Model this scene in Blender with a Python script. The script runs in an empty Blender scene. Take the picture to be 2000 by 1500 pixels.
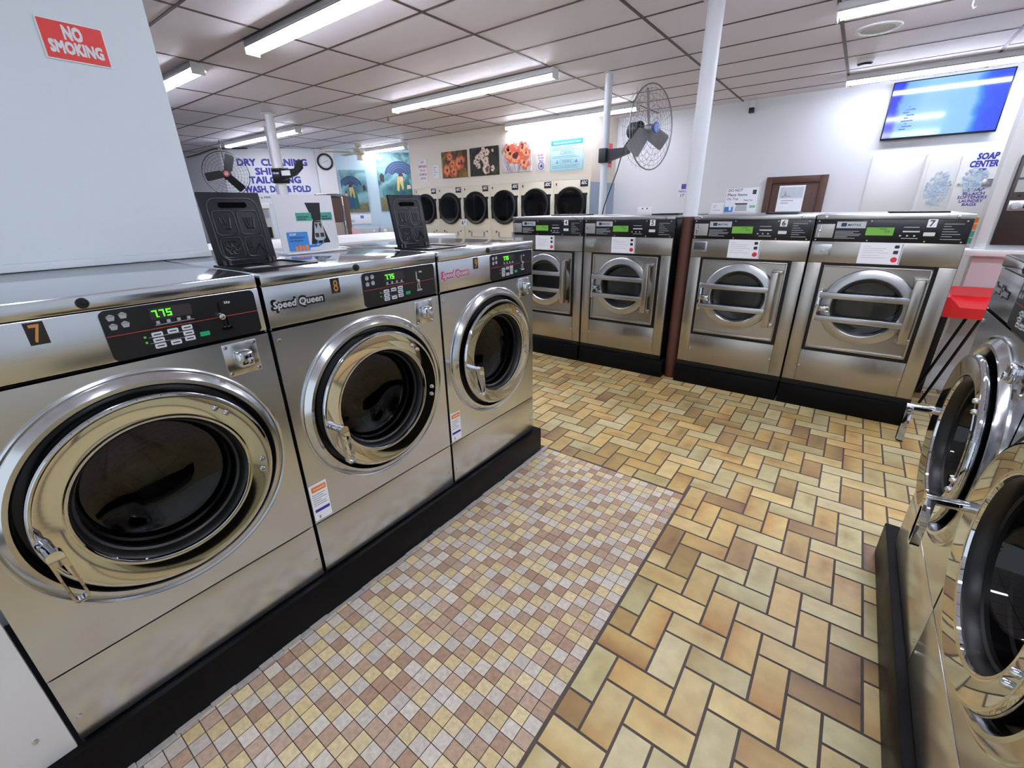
import bpy, bmesh, math, random
from mathutils import Matrix, Vector
PI = math.pi
SC = bpy.context.scene
COL = SC.collection
random.seed(7)

# ---------------------------------------------------------------- camera
cam = bpy.data.cameras.new('camera')
camo = bpy.data.objects.new('camera', cam)
COL.objects.link(camo)
cam.sensor_width = 36.0
cam.lens = 850.25 / 2000 * 36
cam.clip_start = 0.02
RX = Vector((0.80178, 0.59732, -0.01892)); DN = Vector((0.20935, -0.31039, -0.92727)); FW = Vector((-0.55975, 0.73951, -0.37392))
M = Matrix.Identity(4)
for i in range(3):
    M[i][0] = RX[i]; M[i][1] = -DN[i]; M[i][2] = -FW[i]
M[0][3], M[1][3], M[2][3] = 0, 0, 1.5
camo.matrix_world = M
SC.camera = camo

# ---------------------------------------------------------------- world and exposure
w = bpy.data.worlds.new('daylight'); SC.world = w
w.use_nodes = True
w.node_tree.nodes['Background'].inputs[0].default_value = (0.80, 0.90, 1.0, 1)
w.node_tree.nodes['Background'].inputs[1].default_value = 0.95      # daylight through the shop front behind the camera
SC.view_settings.view_transform = 'Standard'
SC.view_settings.look = 'None'
SC.view_settings.gamma = 1
SC.view_settings.use_curve_mapping = False
SC.view_settings.exposure = 0.22
TUBE = 49.0
SC.cycles.sample_clamp_indirect = 6.0
SC.cycles.max_bounces = 10
SC.cycles.transparent_max_bounces = 24

# ---------------------------------------------------------------- materials
def lin(c):
    r = []
    for v in c[:3]:
        v = v / 255
        r.append(v / 12.92 if v <= 0.04045 else ((v + 0.055) / 1.055) ** 2.4)
    return (*r, 1)

MATS = {}
def mat(name, c, rough=0.5, metal=0.0, emit=0, spec=0.5, noise=0, nscale=8, stretch=None, rn=0, bump=0, coat=0):
    if name in MATS: return MATS[name]
    m = bpy.data.materials.new(name); MATS[name] = m
    m.use_nodes = True
    nt = m.node_tree; b = nt.nodes['Principled BSDF']
    b.inputs['Base Color'].default_value = lin(c)
    b.inputs['Roughness'].default_value = rough
    b.inputs['Metallic'].default_value = metal
    b.inputs['Specular IOR Level'].default_value = spec
    if coat: b.inputs['Coat Weight'].default_value = coat
    if emit:
        b.inputs['Emission Color'].default_value = lin(c); b.inputs['Emission Strength'].default_value = emit
    if noise or rn or bump:
        tc = nt.nodes.new('ShaderNodeTexCoord'); mp = nt.nodes.new('ShaderNodeMapping')
        nz = nt.nodes.new('ShaderNodeTexNoise')
        nt.links.new(tc.outputs['Object'], mp.inputs[0]); nt.links.new(mp.outputs[0], nz.inputs[0])
        if stretch: mp.inputs['Scale'].default_value = stretch
        nz.inputs['Scale'].default_value = nscale; nz.inputs['Detail'].default_value = 4
        if noise:
            mx = nt.nodes.new('ShaderNodeMix'); mx.data_type = 'RGBA'
            a = lin(c); d = 1 - noise
            mx.inputs[6].default_value = (a[0] * d, a[1] * d, a[2] * d, 1); mx.inputs[7].default_value = tuple(min(1, v * (1 + noise * .6)) for v in a[:3]) + (1,)
            nt.links.new(nz.outputs[0], mx.inputs[0]); nt.links.new(mx.outputs[2], b.inputs['Base Color'])
        if rn:
            mr = nt.nodes.new('ShaderNodeMapRange')
            mr.inputs[3].default_value = max(0, rough - rn); mr.inputs[4].default_value = rough + rn
            nt.links.new(nz.outputs[0], mr.inputs[0]); nt.links.new(mr.outputs[0], b.inputs['Roughness'])
        if bump:
            bp = nt.nodes.new('ShaderNodeBump'); bp.inputs['Strength'].default_value = bump; bp.inputs['Distance'].default_value = 0.01
            nt.links.new(nz.outputs[0], bp.inputs['Height']); nt.links.new(bp.outputs[0], b.inputs['Normal'])
    return m

STEEL = mat('brushed_steel', (212, 217, 224), .23, 1)
TOPM = mat('smooth_steel_top', (214, 217, 222), .13, 1)
STEELP = mat('satin_steel_ring', (206, 209, 213), .16, 1)
STEELF = mat('machine_steel', (177, 172, 166), .28, 1)
CHROME = mat('polished_chrome', (208, 211, 216), .03, 1)
ALU = mat('cast_aluminium', (186, 187, 189), .30, 1)
DRUM = mat('drum_steel', (110, 110, 110), .35, 1, noise=.3, nscale=60)
BLACK = mat('black_plastic', (11, 11, 13), .4, spec=.35)
LIDB = mat('dark_lid_plastic', (28, 29, 35), .45, spec=.2)
LIDG = mat('lid_relief', (18, 19, 24), .3)
RUBBER = mat('black_rubber', (8, 8, 9), .4)
BASEB = mat('black_base_paint', (9, 9, 11), .42, noise=.4, nscale=14, rn=.1, spec=.12)
PANELB = mat('control_panel_black', (9, 10, 14), .3)
WHITEP = mat('white_wall_paint', (218, 227, 232), .5, bump=.03, nscale=60)
WHITE = mat('white_enamel', (225, 226, 226), .35)
PAPER = mat('white_paper', (232, 234, 238), .6)
CREAM = mat('cream_wall_paint', (226, 217, 203), .55)
DCREAM = mat('cream_enamel', (214, 206, 184), .4)
BLUEG = mat('blue_grey_paint', (150, 168, 190), .5)
LBLUE = mat('pale_blue_wall_paint', (188, 210, 222), .5)
MAUVE = mat('grey_wall_paint', (206, 206, 210), .55)
BROWN = mat('brown_column_paint', (74, 44, 34), .5, noise=.15, nscale=20)
DOORB = mat('brown_door_stain', (78, 48, 36), .5, noise=.2, nscale=12, stretch=(8, 8, 1))
RED = mat('red_fibreglass', (208, 22, 30), .3)
REDS = mat('red_sign', (222, 62, 58), .4)
REDT = mat('red_lettering', (190, 40, 50), .5)
NAVY = mat('navy_lettering', (44, 44, 150), .5)
DARKT = mat('dark_lettering', (40, 42, 50), .6)
GREYT = mat('grey_lettering', (150, 152, 158), .6)
SILVER = mat('silver_label', (190, 192, 196), .4, .3)
ORANGE = mat('orange_label', (226, 120, 40), .5)
GOLD = mat('gold_numeral', (206, 146, 84), .3, .6)
GREEN = mat('green_button', (10, 140, 90), .4)
TEAL = mat('teal_label', (60, 150, 130), .5)
BLUE = mat('blue_label', (50, 130, 200), .5)
CYAN = mat('cyan_sign', (40, 180, 210), .5)
PINKL = mat('pink_lettering', (196, 60, 110), .4)
LCD = mat('green_lcd', (96, 150, 52), .3, emit=.22)
LED = mat('green_led', (90, 255, 40), .4, emit=1.5)
LEDOFF = mat('unlit_led', (40, 34, 38), .4)
PINK = mat('pink_board', (232, 190, 200), .5)
GREYM = mat('grey_machine', (176, 178, 180), .4)
WIRE = mat('grey_wire', (140, 142, 146), .4, .6)
WIREB = mat('black_wire', (24, 24, 26), .45)
BLADEG = mat('grey_blade', (150, 152, 156), .4, .5)
TUBEM = mat('lit_tube', (236, 240, 255), .4, emit=TUBE)
DGLASS = mat('smoked_glass', (8, 9, 11), .08, spec=.3)
BLACKP = mat('black_gloss_panel', (13, 13, 16), .28)
CLOTH = mat('figure_teal', (30, 92, 84), .7, noise=.3, nscale=30)
CLOTHB = mat('figure_blue', (44, 62, 112), .7, noise=.3, nscale=30)
HAIR = mat('figure_hair', (60, 50, 46), .7)
BLOND = mat('figure_scarf', (196, 176, 110), .7, noise=.3, nscale=40)
SKIN = mat('figure_skin', (205, 178, 160), .7)
BRICKR = mat('rust_grout', (60, 50, 44), .9)

def glass(name, tint):
    m = bpy.data.materials.new(name); m.use_nodes = True
    nt = m.node_tree; nt.nodes.clear()
    o = nt.nodes.new('ShaderNodeOutputMaterial'); mx = nt.nodes.new('ShaderNodeMixShader')
    t = nt.nodes.new('ShaderNodeBsdfTransparent'); g = nt.nodes.new('ShaderNodeBsdfGlossy'); lw = nt.nodes.new('ShaderNodeLayerWeight'); pw = nt.nodes.new('ShaderNodeMath'); f = nt.nodes.new('ShaderNodeMath')
    t.inputs[0].default_value = (tint, tint, tint, 1); g.inputs['Roughness'].default_value = .03
    lw.inputs[0].default_value = .5; pw.operation = 'POWER'; pw.inputs[1].default_value = 5; f.operation = 'MULTIPLY_ADD'; f.inputs[1].default_value = .95; f.inputs[2].default_value = .045
    nt.links.new(lw.outputs['Facing'], pw.inputs[0]); nt.links.new(pw.outputs[0], f.inputs[0])
    nt.links.new(f.outputs[0], mx.inputs[0]); nt.links.new(t.outputs[0], mx.inputs[1]); nt.links.new(g.outputs[0], mx.inputs[2])
    nt.links.new(mx.outputs[0], o.inputs[0])
    return m
GLASS = glass('door_glass', .42); GLASSC = glass('clear_door_glass', .92)

def banded(name, c0, c1, zsplit, rough=.5):
    m = mat(name, c0, rough); nt = m.node_tree; b = nt.nodes['Principled BSDF']
    g = nt.nodes.new('ShaderNodeNewGeometry'); s = nt.nodes.new('ShaderNodeSeparateXYZ'); c = nt.nodes.new('ShaderNodeMath'); c.operation = 'GREATER_THAN'
    c.inputs[1].default_value = zsplit
    mx = nt.nodes.new('ShaderNodeMix'); mx.data_type = 'RGBA'; mx.inputs[6].default_value = lin(c0); mx.inputs[7].default_value = lin(c1)
    nt.links.new(g.outputs['Position'], s.inputs[0]); nt.links.new(s.outputs[2], c.inputs[0]); nt.links.new(c.outputs[0], mx.inputs[0]); nt.links.new(mx.outputs[2], b.inputs['Base Color'])
    return m
PILLARM = banded('column_paint_brown_below_white', (78, 44, 32), (222, 226, 232), 1.41)
SIDEM = banded('cream_over_blue_grey_paint', (150, 168, 190), (226, 217, 203), 1.88)
PARTM = banded('white_over_grey_paint', (200, 200, 205), (226, 228, 232), 1.11)

def attr_floor(name, rough, spec, fleck, dirt):
    """tile colours come from a per-tile colour attribute; firing marks vary with noise"""
    m = bpy.data.materials.new(name); m.use_nodes = True
    nt = m.node_tree; b = nt.nodes['Principled BSDF']
    a = nt.nodes.new('ShaderNodeVertexColor'); a.layer_name = 'tile'
    tc = nt.nodes.new('ShaderNodeTexCoord'); nz = nt.nodes.new('ShaderNodeTexNoise'); nz.inputs['Scale'].default_value = fleck; nz.inputs['Detail'].default_value = 5
    nt.links.new(tc.outputs['Object'], nz.inputs[0])
    rp = nt.nodes.new('ShaderNodeMapRange'); rp.inputs[1].default_value = .3; rp.inputs[2].default_value = .75; rp.inputs[3].default_value = 1 + dirt * .4; rp.inputs[4].default_value = 1 - dirt
    nt.links.new(nz.outputs[0], rp.inputs[0])
    mx = nt.nodes.new('ShaderNodeVectorMath'); mx.operation = 'SCALE'
    nt.links.new(a.outputs[0], mx.inputs[0]); nt.links.new(rp.outputs[0], mx.inputs['Scale']); nt.links.new(mx.outputs[0], b.inputs['Base Color'])
    b.inputs['Roughness'].default_value = rough; b.inputs['Specular IOR Level'].default_value = spec
    return m
QUARRY = attr_floor('fired_floor_tile', .38, .5, 18, .16)
MOSAIC = attr_floor('stone_mosaic_tile', .5, .4, 60, .2)
GROUT = mat('dark_grout', (88, 78, 72), .9, noise=.3, nscale=50)
CEILM = mat('ceiling_tile', (234, 228, 236), .55, noise=.03, nscale=120, bump=.05)
GRIDM = mat('brown_ceiling_grid', (70, 52, 48), .5)

# ---------------------------------------------------------------- mesh helpers
class MB:
    OFF = 0
    def __init__(s): s.bm = bmesh.new(); s.mi = 0; s.T = Matrix.Translation((MB.OFF, 0, 0))
    def m(s, i): s.mi = i; return s
    def face(s, vs):
        try:
            f = s.bm.faces.new(vs); f.material_index = s.mi; return f
        except ValueError: return None
    def v(s, p): return s.bm.verts.new(s.T @ Vector(p))
    def box(s, x0, x1, y0, y1, z0, z1, bev=0, seg=2):
        vs = [s.v(p) for p in ((x0, y0, z0), (x1, y0, z0), (x1, y1, z0), (x0, y1, z0), (x0, y0, z1), (x1, y0, z1), (x1, y1, z1), (x0, y1, z1))]
        fs = [s.face([vs[i] for i in q]) for q in ((3, 2, 1, 0), (4, 5, 6, 7), (0, 1, 5, 4), (1, 2, 6, 5), (2, 3, 7, 6), (3, 0, 4, 7))]
        if bev:
            es = {e for f in fs for e in f.edges}
            r = bmesh.ops.bevel(s.bm, geom=list(es), offset=bev, segments=seg, affect='EDGES', profile=.5)
            for f in r['faces']: f.material_index = s.mi
        return s
    def ring(s, c, a, b, r, n, ph=0):
        return [s.v(Vector(c) + r * (math.cos(ph + 2 * PI * i / n) * a + math.sin(ph + 2 * PI * i / n) * b)) for i in range(n)]
    def skin(s, A, B):
        n = len(A)
        for i in range(n): s.face((A[i], A[(i + 1) % n], B[(i + 1) % n], B[i]))
    def cyl(s, p0, p1, r, n=16, r2=None, caps=True):
        p0, p1 = Vector(p0), Vector(p1); d = (p1 - p0).normalized()
        a = d.orthogonal().normalized(); b = d.cross(a)
        A = s.ring(p0, a, b, r, n); B = s.ring(p1, a, b, r if r2 is None else r2, n)
        s.skin(A, B)
        if caps: s.face(A[::-1]); s.face(B)
        return s
    def tube(s, pts, r, n=8, closed=False, caps=True):
        pts = [Vector(p) for p in pts]; L = len(pts); rings = []; a = None
        for i, p in enumerate(pts):
            if closed: d = pts[(i + 1) % L] - pts[i - 1]
            else: d = pts[min(i + 1, L - 1)] - pts[max(i - 1, 0)]
            d.normalize()
            if a is None: a = d.orthogonal().normalized()
            else:
                a = a - d * a.dot(d)
                a = a.normalized() if a.length > 1e-6 else d.orthogonal().normalized()
            rings.append(s.ring(p, a, d.cross(a), r, n))
        for i in range(L - (0 if closed else 1)): s.skin(rings[i], rings[(i + 1) % L])
        if not closed and caps: s.face(rings[0][::-1]); s.face(rings[-1])
        return s
    def lathe(s, prof, c=(0, 0), n=64, cap0=False, cap1=False):
        """profile of (radius, y) turned about an axis along y through (x, z) = c"""
        rings = [[s.v((c[0] + r * math.cos(2 * PI * i / n), y, c[1] + r * math.sin(2 * PI * i / n))) for i in range(n)] if r > 1e-6 else [s.v((c[0], y, c[1]))] for r, y in prof]
        for A, B in zip(rings, rings[1:]):
            if len(A) == 1 and len(B) == 1: continue
            for i in range(n):
                j = (i + 1) % n
                if len(A) == 1: s.face((A[0], B[j], B[i]))
                elif len(B) == 1: s.face((A[i], A[j], B[0]))
                else: s.face((A[i], A[j], B[j], B[i]))
        if cap0 and len(rings[0]) > 1: s.face(rings[0])
        if cap1 and len(rings[-1]) > 1: s.face(rings[-1][::-1])
        return s
    def lathez(s, prof, c=(0, 0), n=32):
        keep = s.T.copy(); s.T = keep @ Matrix.Translation((c[0], c[1], 0)) @ Matrix.Rotation(PI / 2, 4, 'X')
        s.lathe([(r, z) for r, z in prof], (0, 0), n); s.T = keep; return s
    def prism(s, pts, y0, y1):
        """(x, z) outline, counter-clockwise seen from the front (-y), pushed from y0 (front) to y1"""
        A = [s.v((x, y0, z)) for x, z in pts]; B = [s.v((x, y1, z)) for x, z in pts]
        s.face(A); s.face(B[::-1])
        n = len(A)
        for i in range(n): s.face((A[i], B[i], B[(i + 1) % n], A[(i + 1) % n]))
        return s
    def rrect(s, x0, x1, z0, z1, y0, y1, r=.01, k=5):
        return s.prism(rr(x0, x1, z0, z1, r, k), y0, y1)
    def disc(s, x, z, r, y0, y1, n=20, sx=1):
        return s.prism([(x + sx * r * math.cos(2 * PI * i / n), z + r * math.sin(2 * PI * i / n)) for i in range(n)], y0, y1)
    def holed(s, x0, x1, z0, z1, cx, cz, r, y0, n=64):
        """flat plate at y0 with a round hole"""
        def edge(a):
            dx, dz = math.cos(a), math.sin(a); t = 1e9
            if dx > 1e-9: t = min(t, (x1 - cx) / dx)
            if dx < -1e-9: t = min(t, (x0 - cx) / dx)
            if dz > 1e-9: t = min(t, (z1 - cz) / dz)
            if dz < -1e-9: t = min(t, (z0 - cz) / dz)
            return (cx + t * dx, cz + t * dz)
        ang = sorted([2 * PI * i / n for i in range(n)] + [math.atan2(z - cz, x - cx) % (2 * PI) for x in (x0, x1) for z in (z0, z1)])
        I = [s.v((cx + r * math.cos(a), y0, cz + r * math.sin(a))) for a in ang]
        O = [s.v((edge(a)[0], y0, edge(a)[1])) for a in ang]
        for i in range(len(ang)):
            j = (i + 1) % len(ang); s.face((I[i], O[i], O[j], I[j]))
        return s
    def build(s, name, mats, parent=None, sharp=38):
        bm = s.bm
        bm.normal_update()
        bmesh.ops.recalc_face_normals(bm, faces=bm.faces[:])
        lim = math.radians(sharp)
        for f in bm.faces: f.smooth = True
        for e in bm.edges:
            if len(e.link_faces) == 2:
                e.smooth = e.calc_face_angle(0) < lim
        me = bpy.data.meshes.new(name); bm.to_mesh(me); bm.free()
        for m in (mats if isinstance(mats, (list, tuple)) else [mats]): me.materials.append(m)
        o = bpy.data.objects.new(name, me); COL.objects.link(o)
        if parent: o.parent = parent
        return o

def rr(x0, x1, z0, z1, r, k=5):
    p = []
    for cx, cz, a in ((x1 - r, z0 + r, -PI / 2), (x1 - r, z1 - r, 0), (x0 + r, z1 - r, PI / 2), (x0 + r, z0 + r, PI)):
        p += [(cx + r * math.cos(a + PI / 2 * i / k), cz + r * math.sin(a + PI / 2 * i / k)) for i in range(k + 1)]
    return p

def letters(s, items, y=0, d=.001):
    """lettering in the front plane: items of (text, centre x, centre z, width, height, bold, shear)"""
    for it in items:
        t, cx, cz, W, Hh = it[:5]; bold = it[5] if len(it) > 5 else .02; sh = it[6] if len(it) > 6 else 0
        cu = bpy.data.curves.new('lettering', 'FONT'); cu.body = t; cu.size = 1; cu.offset = min(bold, .022) if bold <= .03 else 0; cu.shear = sh; cu.resolution_u = 2
        o = bpy.data.objects.new('lettering', cu); COL.objects.link(o)
        bpy.context.view_layer.update()
        me = bpy.data.meshes.new_from_object(o.evaluated_get(bpy.context.evaluated_depsgraph_get()))
        bpy.data.objects.remove(o); bpy.data.curves.remove(cu)
        xs = [v.co.x for v in me.vertices]; ys = [v.co.y for v in me.vertices]
        if not xs: continue
        kx = W / (max(xs) - min(xs)); ky = Hh / (max(ys) - min(ys)); mx = (max(xs) + min(xs)) / 2; my = (max(ys) + min(ys)) / 2
        ex = (bold * .8 if bold > .03 else 0)                                  # heavier strokes: the same letters laid over each other, a hair apart
        for n_, (ox, oy) in enumerate(((0, 0), (ex, ex), (-ex, -ex), (ex, -ex), (-ex, ex), (ex, 0), (-ex, 0), (0, ex), (0, -ex)) if ex else ((0, 0),)):
            vs = [s.v((cx + (v.co.x - mx + ox) * kx, y - d - n_ * d * .02, cz + (v.co.y - my + oy) * ky)) for v in me.vertices]
            for p in me.polygons: s.face([vs[i] for i in p.vertices])
        bpy.data.meshes.remove(me)
    return s

SEG = {'7': 'abc', '5': 'afgcd', '2': 'abged', '8': 'abcdefg'}
def digit(s, ch, x, z, w, h, y, t):
    q = {'a': (x, x + w, z + h - t, z + h), 'g': (x, x + w, z + h / 2 - t / 2, z + h / 2 + t / 2), 'd': (x, x + w, z, z + t), 'f': (x, x + t, z + h / 2, z + h),
         'b': (x + w - t, x + w, z + h / 2, z + h), 'e': (x, x + t, z, z + h / 2), 'c': (x + w - t, x + w, z, z + h / 2)}
    for k in SEG[ch]:
        a = q[k]; s.box(a[0], a[1], y - .0006, y, a[2], a[3])

def lines(s, x0, x1, zs, h, y, frac=None):
    for i, z in enumerate(zs):
        f = frac[i % len(frac)] if frac else 1
        s.box(x0, x0 + (x1 - x0) * f, y - .0006, y, z - h / 2, z + h / 2)
    return s

def thing(name, label, cat, loc=(0, 0, 0), rz=0, group=None):
    o = bpy.data.objects.new(name, None); COL.objects.link(o)
    o.empty_display_size = .1
    o.location = loc; o.rotation_euler = (0, 0, rz)
    return tag(o, label, cat, group)
def tag(o, label, cat, group=None):
    o['label'] = label; o['category'] = cat
    if group: o['group'] = group
    return o
def struct(o):
    o['kind'] = 'structure'; return o
def copy_tree(o, parent=None):
    c = o.copy(); COL.objects.link(c)
    if parent: c.parent = parent
    for ch in list(o.children): copy_tree(ch, c)
    return c

# ================================================================ the room
CZ = 2.87
def floor():
    bm = bmesh.new(); cl = bm.loops.layers.float_color.new('tile')
    def quad(x0, x1, y0, y1, z, mi, c, edge=None):
        vs = [bm.verts.new((x, y, z)) for x, y in ((x0, y0), (x1, y0), (x1, y1), (x0, y1))]
        f = bm.faces.new(vs); f.material_index = mi
        for i, l in enumerate(f.loops):
            k = edge[i] if edge else 1
            l[cl] = (c[0] * k, c[1] * (k ** 1.25), c[2] * (k ** 1.7), 1)
    def flashed(x0, x1, y0, y1, light, dark, rg):
        nx, ny = (5, 4) if x1 - x0 > y1 - y0 else (4, 5)
        kind = rg.random(); ax = rg.choice((0, 1)); sg = rg.choice((0, 1)); px, py = rg.uniform(.2, .8), rg.uniform(.2, .8); amt = rg.uniform(.35, 1)
        vs = []; ws = []
        for j in range(ny):
            for i in range(nx):
                u, v = i / (nx - 1), j / (ny - 1)
                vs.append(bm.verts.new((x0 + (x1 - x0) * u, y0 + (y1 - y0) * v, 0)))
                if kind < .45: q = (u, v)[ax]; q = 1 - q if sg else q; k = q ** 1.4
                elif kind < .8: k = max(0, 1 - 1.7 * math.hypot(u - px, v - py))
                else: k = .25
                ws.append(min(1, max(0, k * amt + rg.uniform(-.08, .08))))
        cs = [[a + (b - a) * k for a, b in zip(light, dark)] for k in ws]
        for j in range(ny - 1):
            for i in range(nx - 1):
                ix = (j * nx + i, j * nx + i + 1, (j + 1) * nx + i + 1, (j + 1) * nx + i)
                f = bm.faces.new([vs[q] for q in ix]); f.material_index = 1; f.smooth = True
                for l, q in zip(f.loops, ix): l[cl] = (*cs[q][:3], 1)
    quad(-14.5, 3.4, -3.2, 10.5, -.002, 0, (1, 1, 1))
    mx1, my1 = -.462, 2.172
    TD = .87
    pairs = [((230, 208, 150), (206, 164, 98)), ((226, 198, 132), (198, 150, 86)), ((222, 190, 122), (184, 132, 72)), ((212, 180, 112), (166, 120, 70)), ((190, 160, 100), (140, 104, 66)), ((196, 178, 122), (158, 128, 78)), ((228, 214, 166), (206, 182, 124)), ((210, 198, 146), (176, 150, 96)), ((174, 140, 90), (126, 92, 62)), ((224, 194, 126), (200, 144, 78)), ((218, 204, 150), (190, 156, 98)), ((232, 206, 144), (214, 176, 112))]
    P = .1; X0 = -.865; Y0 = 2.483 - .2
    R = random.Random(3)
    g = .0045
    for i in range(-70, 44):
        for j in range(-56, 60):
            d = (i + j) % 4
            x, y = X0 + i * P, Y0 + j * P
            if d == 0: a = (x, x + 2 * P, y, y + P)
            elif d == 2: a = (x, x + P, y, y + 2 * P)
            else: continue
            x0, x1, y0, y1 = a[0] + g, a[1] - g, a[2] + g, a[3] - g
            if x1 < -7 or y1 < -3 or y0 > 8: continue
            if y0 < my1 and x0 < mx1 + .008:                      # cut where the mosaic lies
                if x1 > mx1 + .03: x0 = max(x0, mx1 + .012)
                elif y1 > my1 + .02: y0 = max(y0, my1 + .006)
                else: continue
            a_, b_ = R.choice(pairs); k = R.uniform(.9, 1.08) * TD
            flashed(x0, x1, y0, y1, [v * k for v in lin(a_)[:3]], [v * k for v in lin(b_)[:3]], R)
    cm = [(228, 208, 158), (232, 212, 166), (224, 214, 198), (218, 208, 192), (190, 160, 134), (198, 170, 146), (220, 198, 148), (182, 150, 124), (212, 202, 188)]
    p = .0494; g2 = .0013
    for i in range(0, 19):
        for j in range(-2, 84):
            x1 = mx1 - i * p; y1 = my1 - j * p
            x0 = x1 - p; y0 = y1 - p
            if x0 < -1.372: x0 = -1.372
            if y1 > my1: continue
            if (i * 2 + j) % 3 == 0: c = R.choice(cm[4:6] + cm[7:8])
            elif (i * 2 + j) % 3 == 1: c = R.choice(cm[0:2] + cm[6:7])
            else: c = R.choice(cm[2:4] + cm[8:9])
            if R.random() < .25: c = R.choice(cm)
            c = lin(c)
            k = R.uniform(.88, 1.0)
            quad(x0 + g2, x1 - g2, y0 + g2, y1 - g2, .0005, 2, [v * k for v in c[:3]])
    me = bpy.data.meshes.new('floor'); bm.to_mesh(me); bm.free()
    for m in (GROUT, QUARRY, MOSAIC): me.materials.append(m)
    o = bpy.data.objects.new('floor', me); COL.objects.link(o); struct(o)
floor()

s = MB(); s.box(-14.5, 3.4, -3.2, 10.5, CZ, CZ + .05); ceil = struct(s.build('ceiling', CEILM))
s = MB()
x = -1.69 - 1.24 * 10
while x < 3.3:
    s.box(x - .013, x + .013, -3.2, 10.4, CZ - .004, CZ + .002); x += 1.24
y = 2.855 - .588 * 10
while y < 10.3:
    s.box(-14.4, 3.3, y - .011, y + .011, CZ - .0035, CZ + .002); y += .588
s.build('ceiling_grid', GRIDM, ceil)

def wallbox(name, a, m):
    s = MB(); s.box(*a); return struct(s.build(name, m))
wallbox('wall_left', (-2.36, -2.2, -3.2, .78, 0, CZ), WHITEP)
s = MB(); s.box(-2.2, -2.178, -.6, .78, 1.336, 1.362, .003); struct(s.build('trim_1', WHITEP))
wallbox('wall_back', (-3.75, 3.4, 7.9, 8.05, 0, CZ), mat('white_back_wall', (218, 221, 226), .5))
wallbox('wall_right', (3.3, 3.4, -3.2, 7.9, 0, CZ), WHITEP)
wallbox('wall_partition', (.765, 3.3, 4.9, 5.0, 0, CZ), PARTM)
s = MB(); s.box(.742, .805, 4.86, 5.02, 1.13, CZ, .004); struct(s.build('trim_2', WHITE))
s = MB(); s.box(.69, 3.3, 4.82, 5.02, 1.10, 1.145, .004); struct(s.build('trim_3', WHITE))
s = MB(); s.box(.72, 3.3, 4.885, 4.9, 0, .09, .002); struct(s.build('baseboard_right', MAUVE))
wallbox('wall_bulkhead', (-7.86, -3.61, 7.0, 7.12, 1.926, CZ), CREAM)
wallbox('trim_6', (-3.619, -3.61, 7.001, 7.12, 0, 1.925), SIDEM)
wallbox('wall_bulkhead_side', (-3.72, -3.61, 7.121, 7.9, 0, CZ), SIDEM)
wallbox('wall_bulkhead_end', (-7.90, -7.861, 7.0, 10.3, 0, CZ), CREAM)
# the slanting wall at the far end of the room
SW0 = Vector((-11.72, 4.91, 0)); SWD = Vector((1.23, 1.54, 0)).normalized(); SWA = math.atan2(SWD.y, SWD.x)
def on_slant(sv, z=0, off=0):
    n = Vector((SWD.y, -SWD.x, 0)); p = SW0 + SWD * sv + n * off; return (p.x, p.y, z)
s = MB(); s.box(0, 1.97, 0, .12, 0, CZ); o = s.build('wall_far', WHITEP); o.location = on_slant(0); o.rotation_euler = (0, 0, SWA); struct(o)
s = MB(); s.box(1.97, 6.2, 0, .12, 0, CZ); o = s.build('wall_far', LBLUE); o.location = on_slant(0); o.rotation_euler = (0, 0, SWA); struct(o)
s = MB(); s.box(1.95, 2.36, -.03, 0, 0, CZ, .004); o = s.build('trim_4', WHITE); o.location = on_slant(0); o.rotation_euler = (0, 0, SWA); struct(o)
wallbox('wall_end', (-14.5, -14.4, -3.2, 4.96, 0, CZ), MATS['white_back_wall'])
wallbox('wall_front', (-14.4, -2.36, -3.3, -3.2, 0, CZ), MATS['white_back_wall'])
wallbox('wall_far_left', (-14.4, -11.7, 4.86, 4.96, 0, CZ), MATS['white_back_wall'])
s = MB(); s.tube([(-13.4, 4.80, 2.80), (-12.6, 4.79, 2.815), (-11.8, 4.80, 2.85), (-11.3, 5.3, 2.86)], .012, 6); tag(s.build('cable', WIREB), 'black cable running along the top of the far wall', 'cable')

# brown door and its casing on the back wall
s = MB()
s.box(-1.20, -1.12, 7.85, 7.9, 0, 1.85, .006); s.box(-.54, -.45, 7.85, 7.9, 0, 1.85, .006); s.box(-1.12, -.54, 7.85, 7.9, 1.76, 1.85, .006)
dr = struct(s.build('door_1', DOORB))
s = MB(); s.box(-1.12, -.54, 7.87, 7.9, .02, 1.76, .004); s.box(-1.05, -.61, 7.862, 7.872, 1.0, 1.68, .003); s.box(-1.05, -.61, 7.862, 7.872, .12, .9, .003)
s.build('door_panel', DOORB, dr)

def pillar(name, x, y, r, m, z0=0):
    s = MB(); s.cyl((x, y, z0), (x, y, CZ), r, 32)
    if z0 == 0: s.cyl((x, y, CZ - .012), (x, y, CZ - .001), r * 1.7, 24)
    return struct(s.build(name, m))
pillar('pillar', -1.128, 3.985, .058, PILLARM)
pillar('pillar', -2.548, 5.265, .042, PILLARM)
pillar('pillar', -7.35, 3.86, .062, mat('white_column_paint', (226, 228, 232), .45))
pillar('pillar', -8.44, 4.364, .05, MATS['white_column_paint'])

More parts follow.
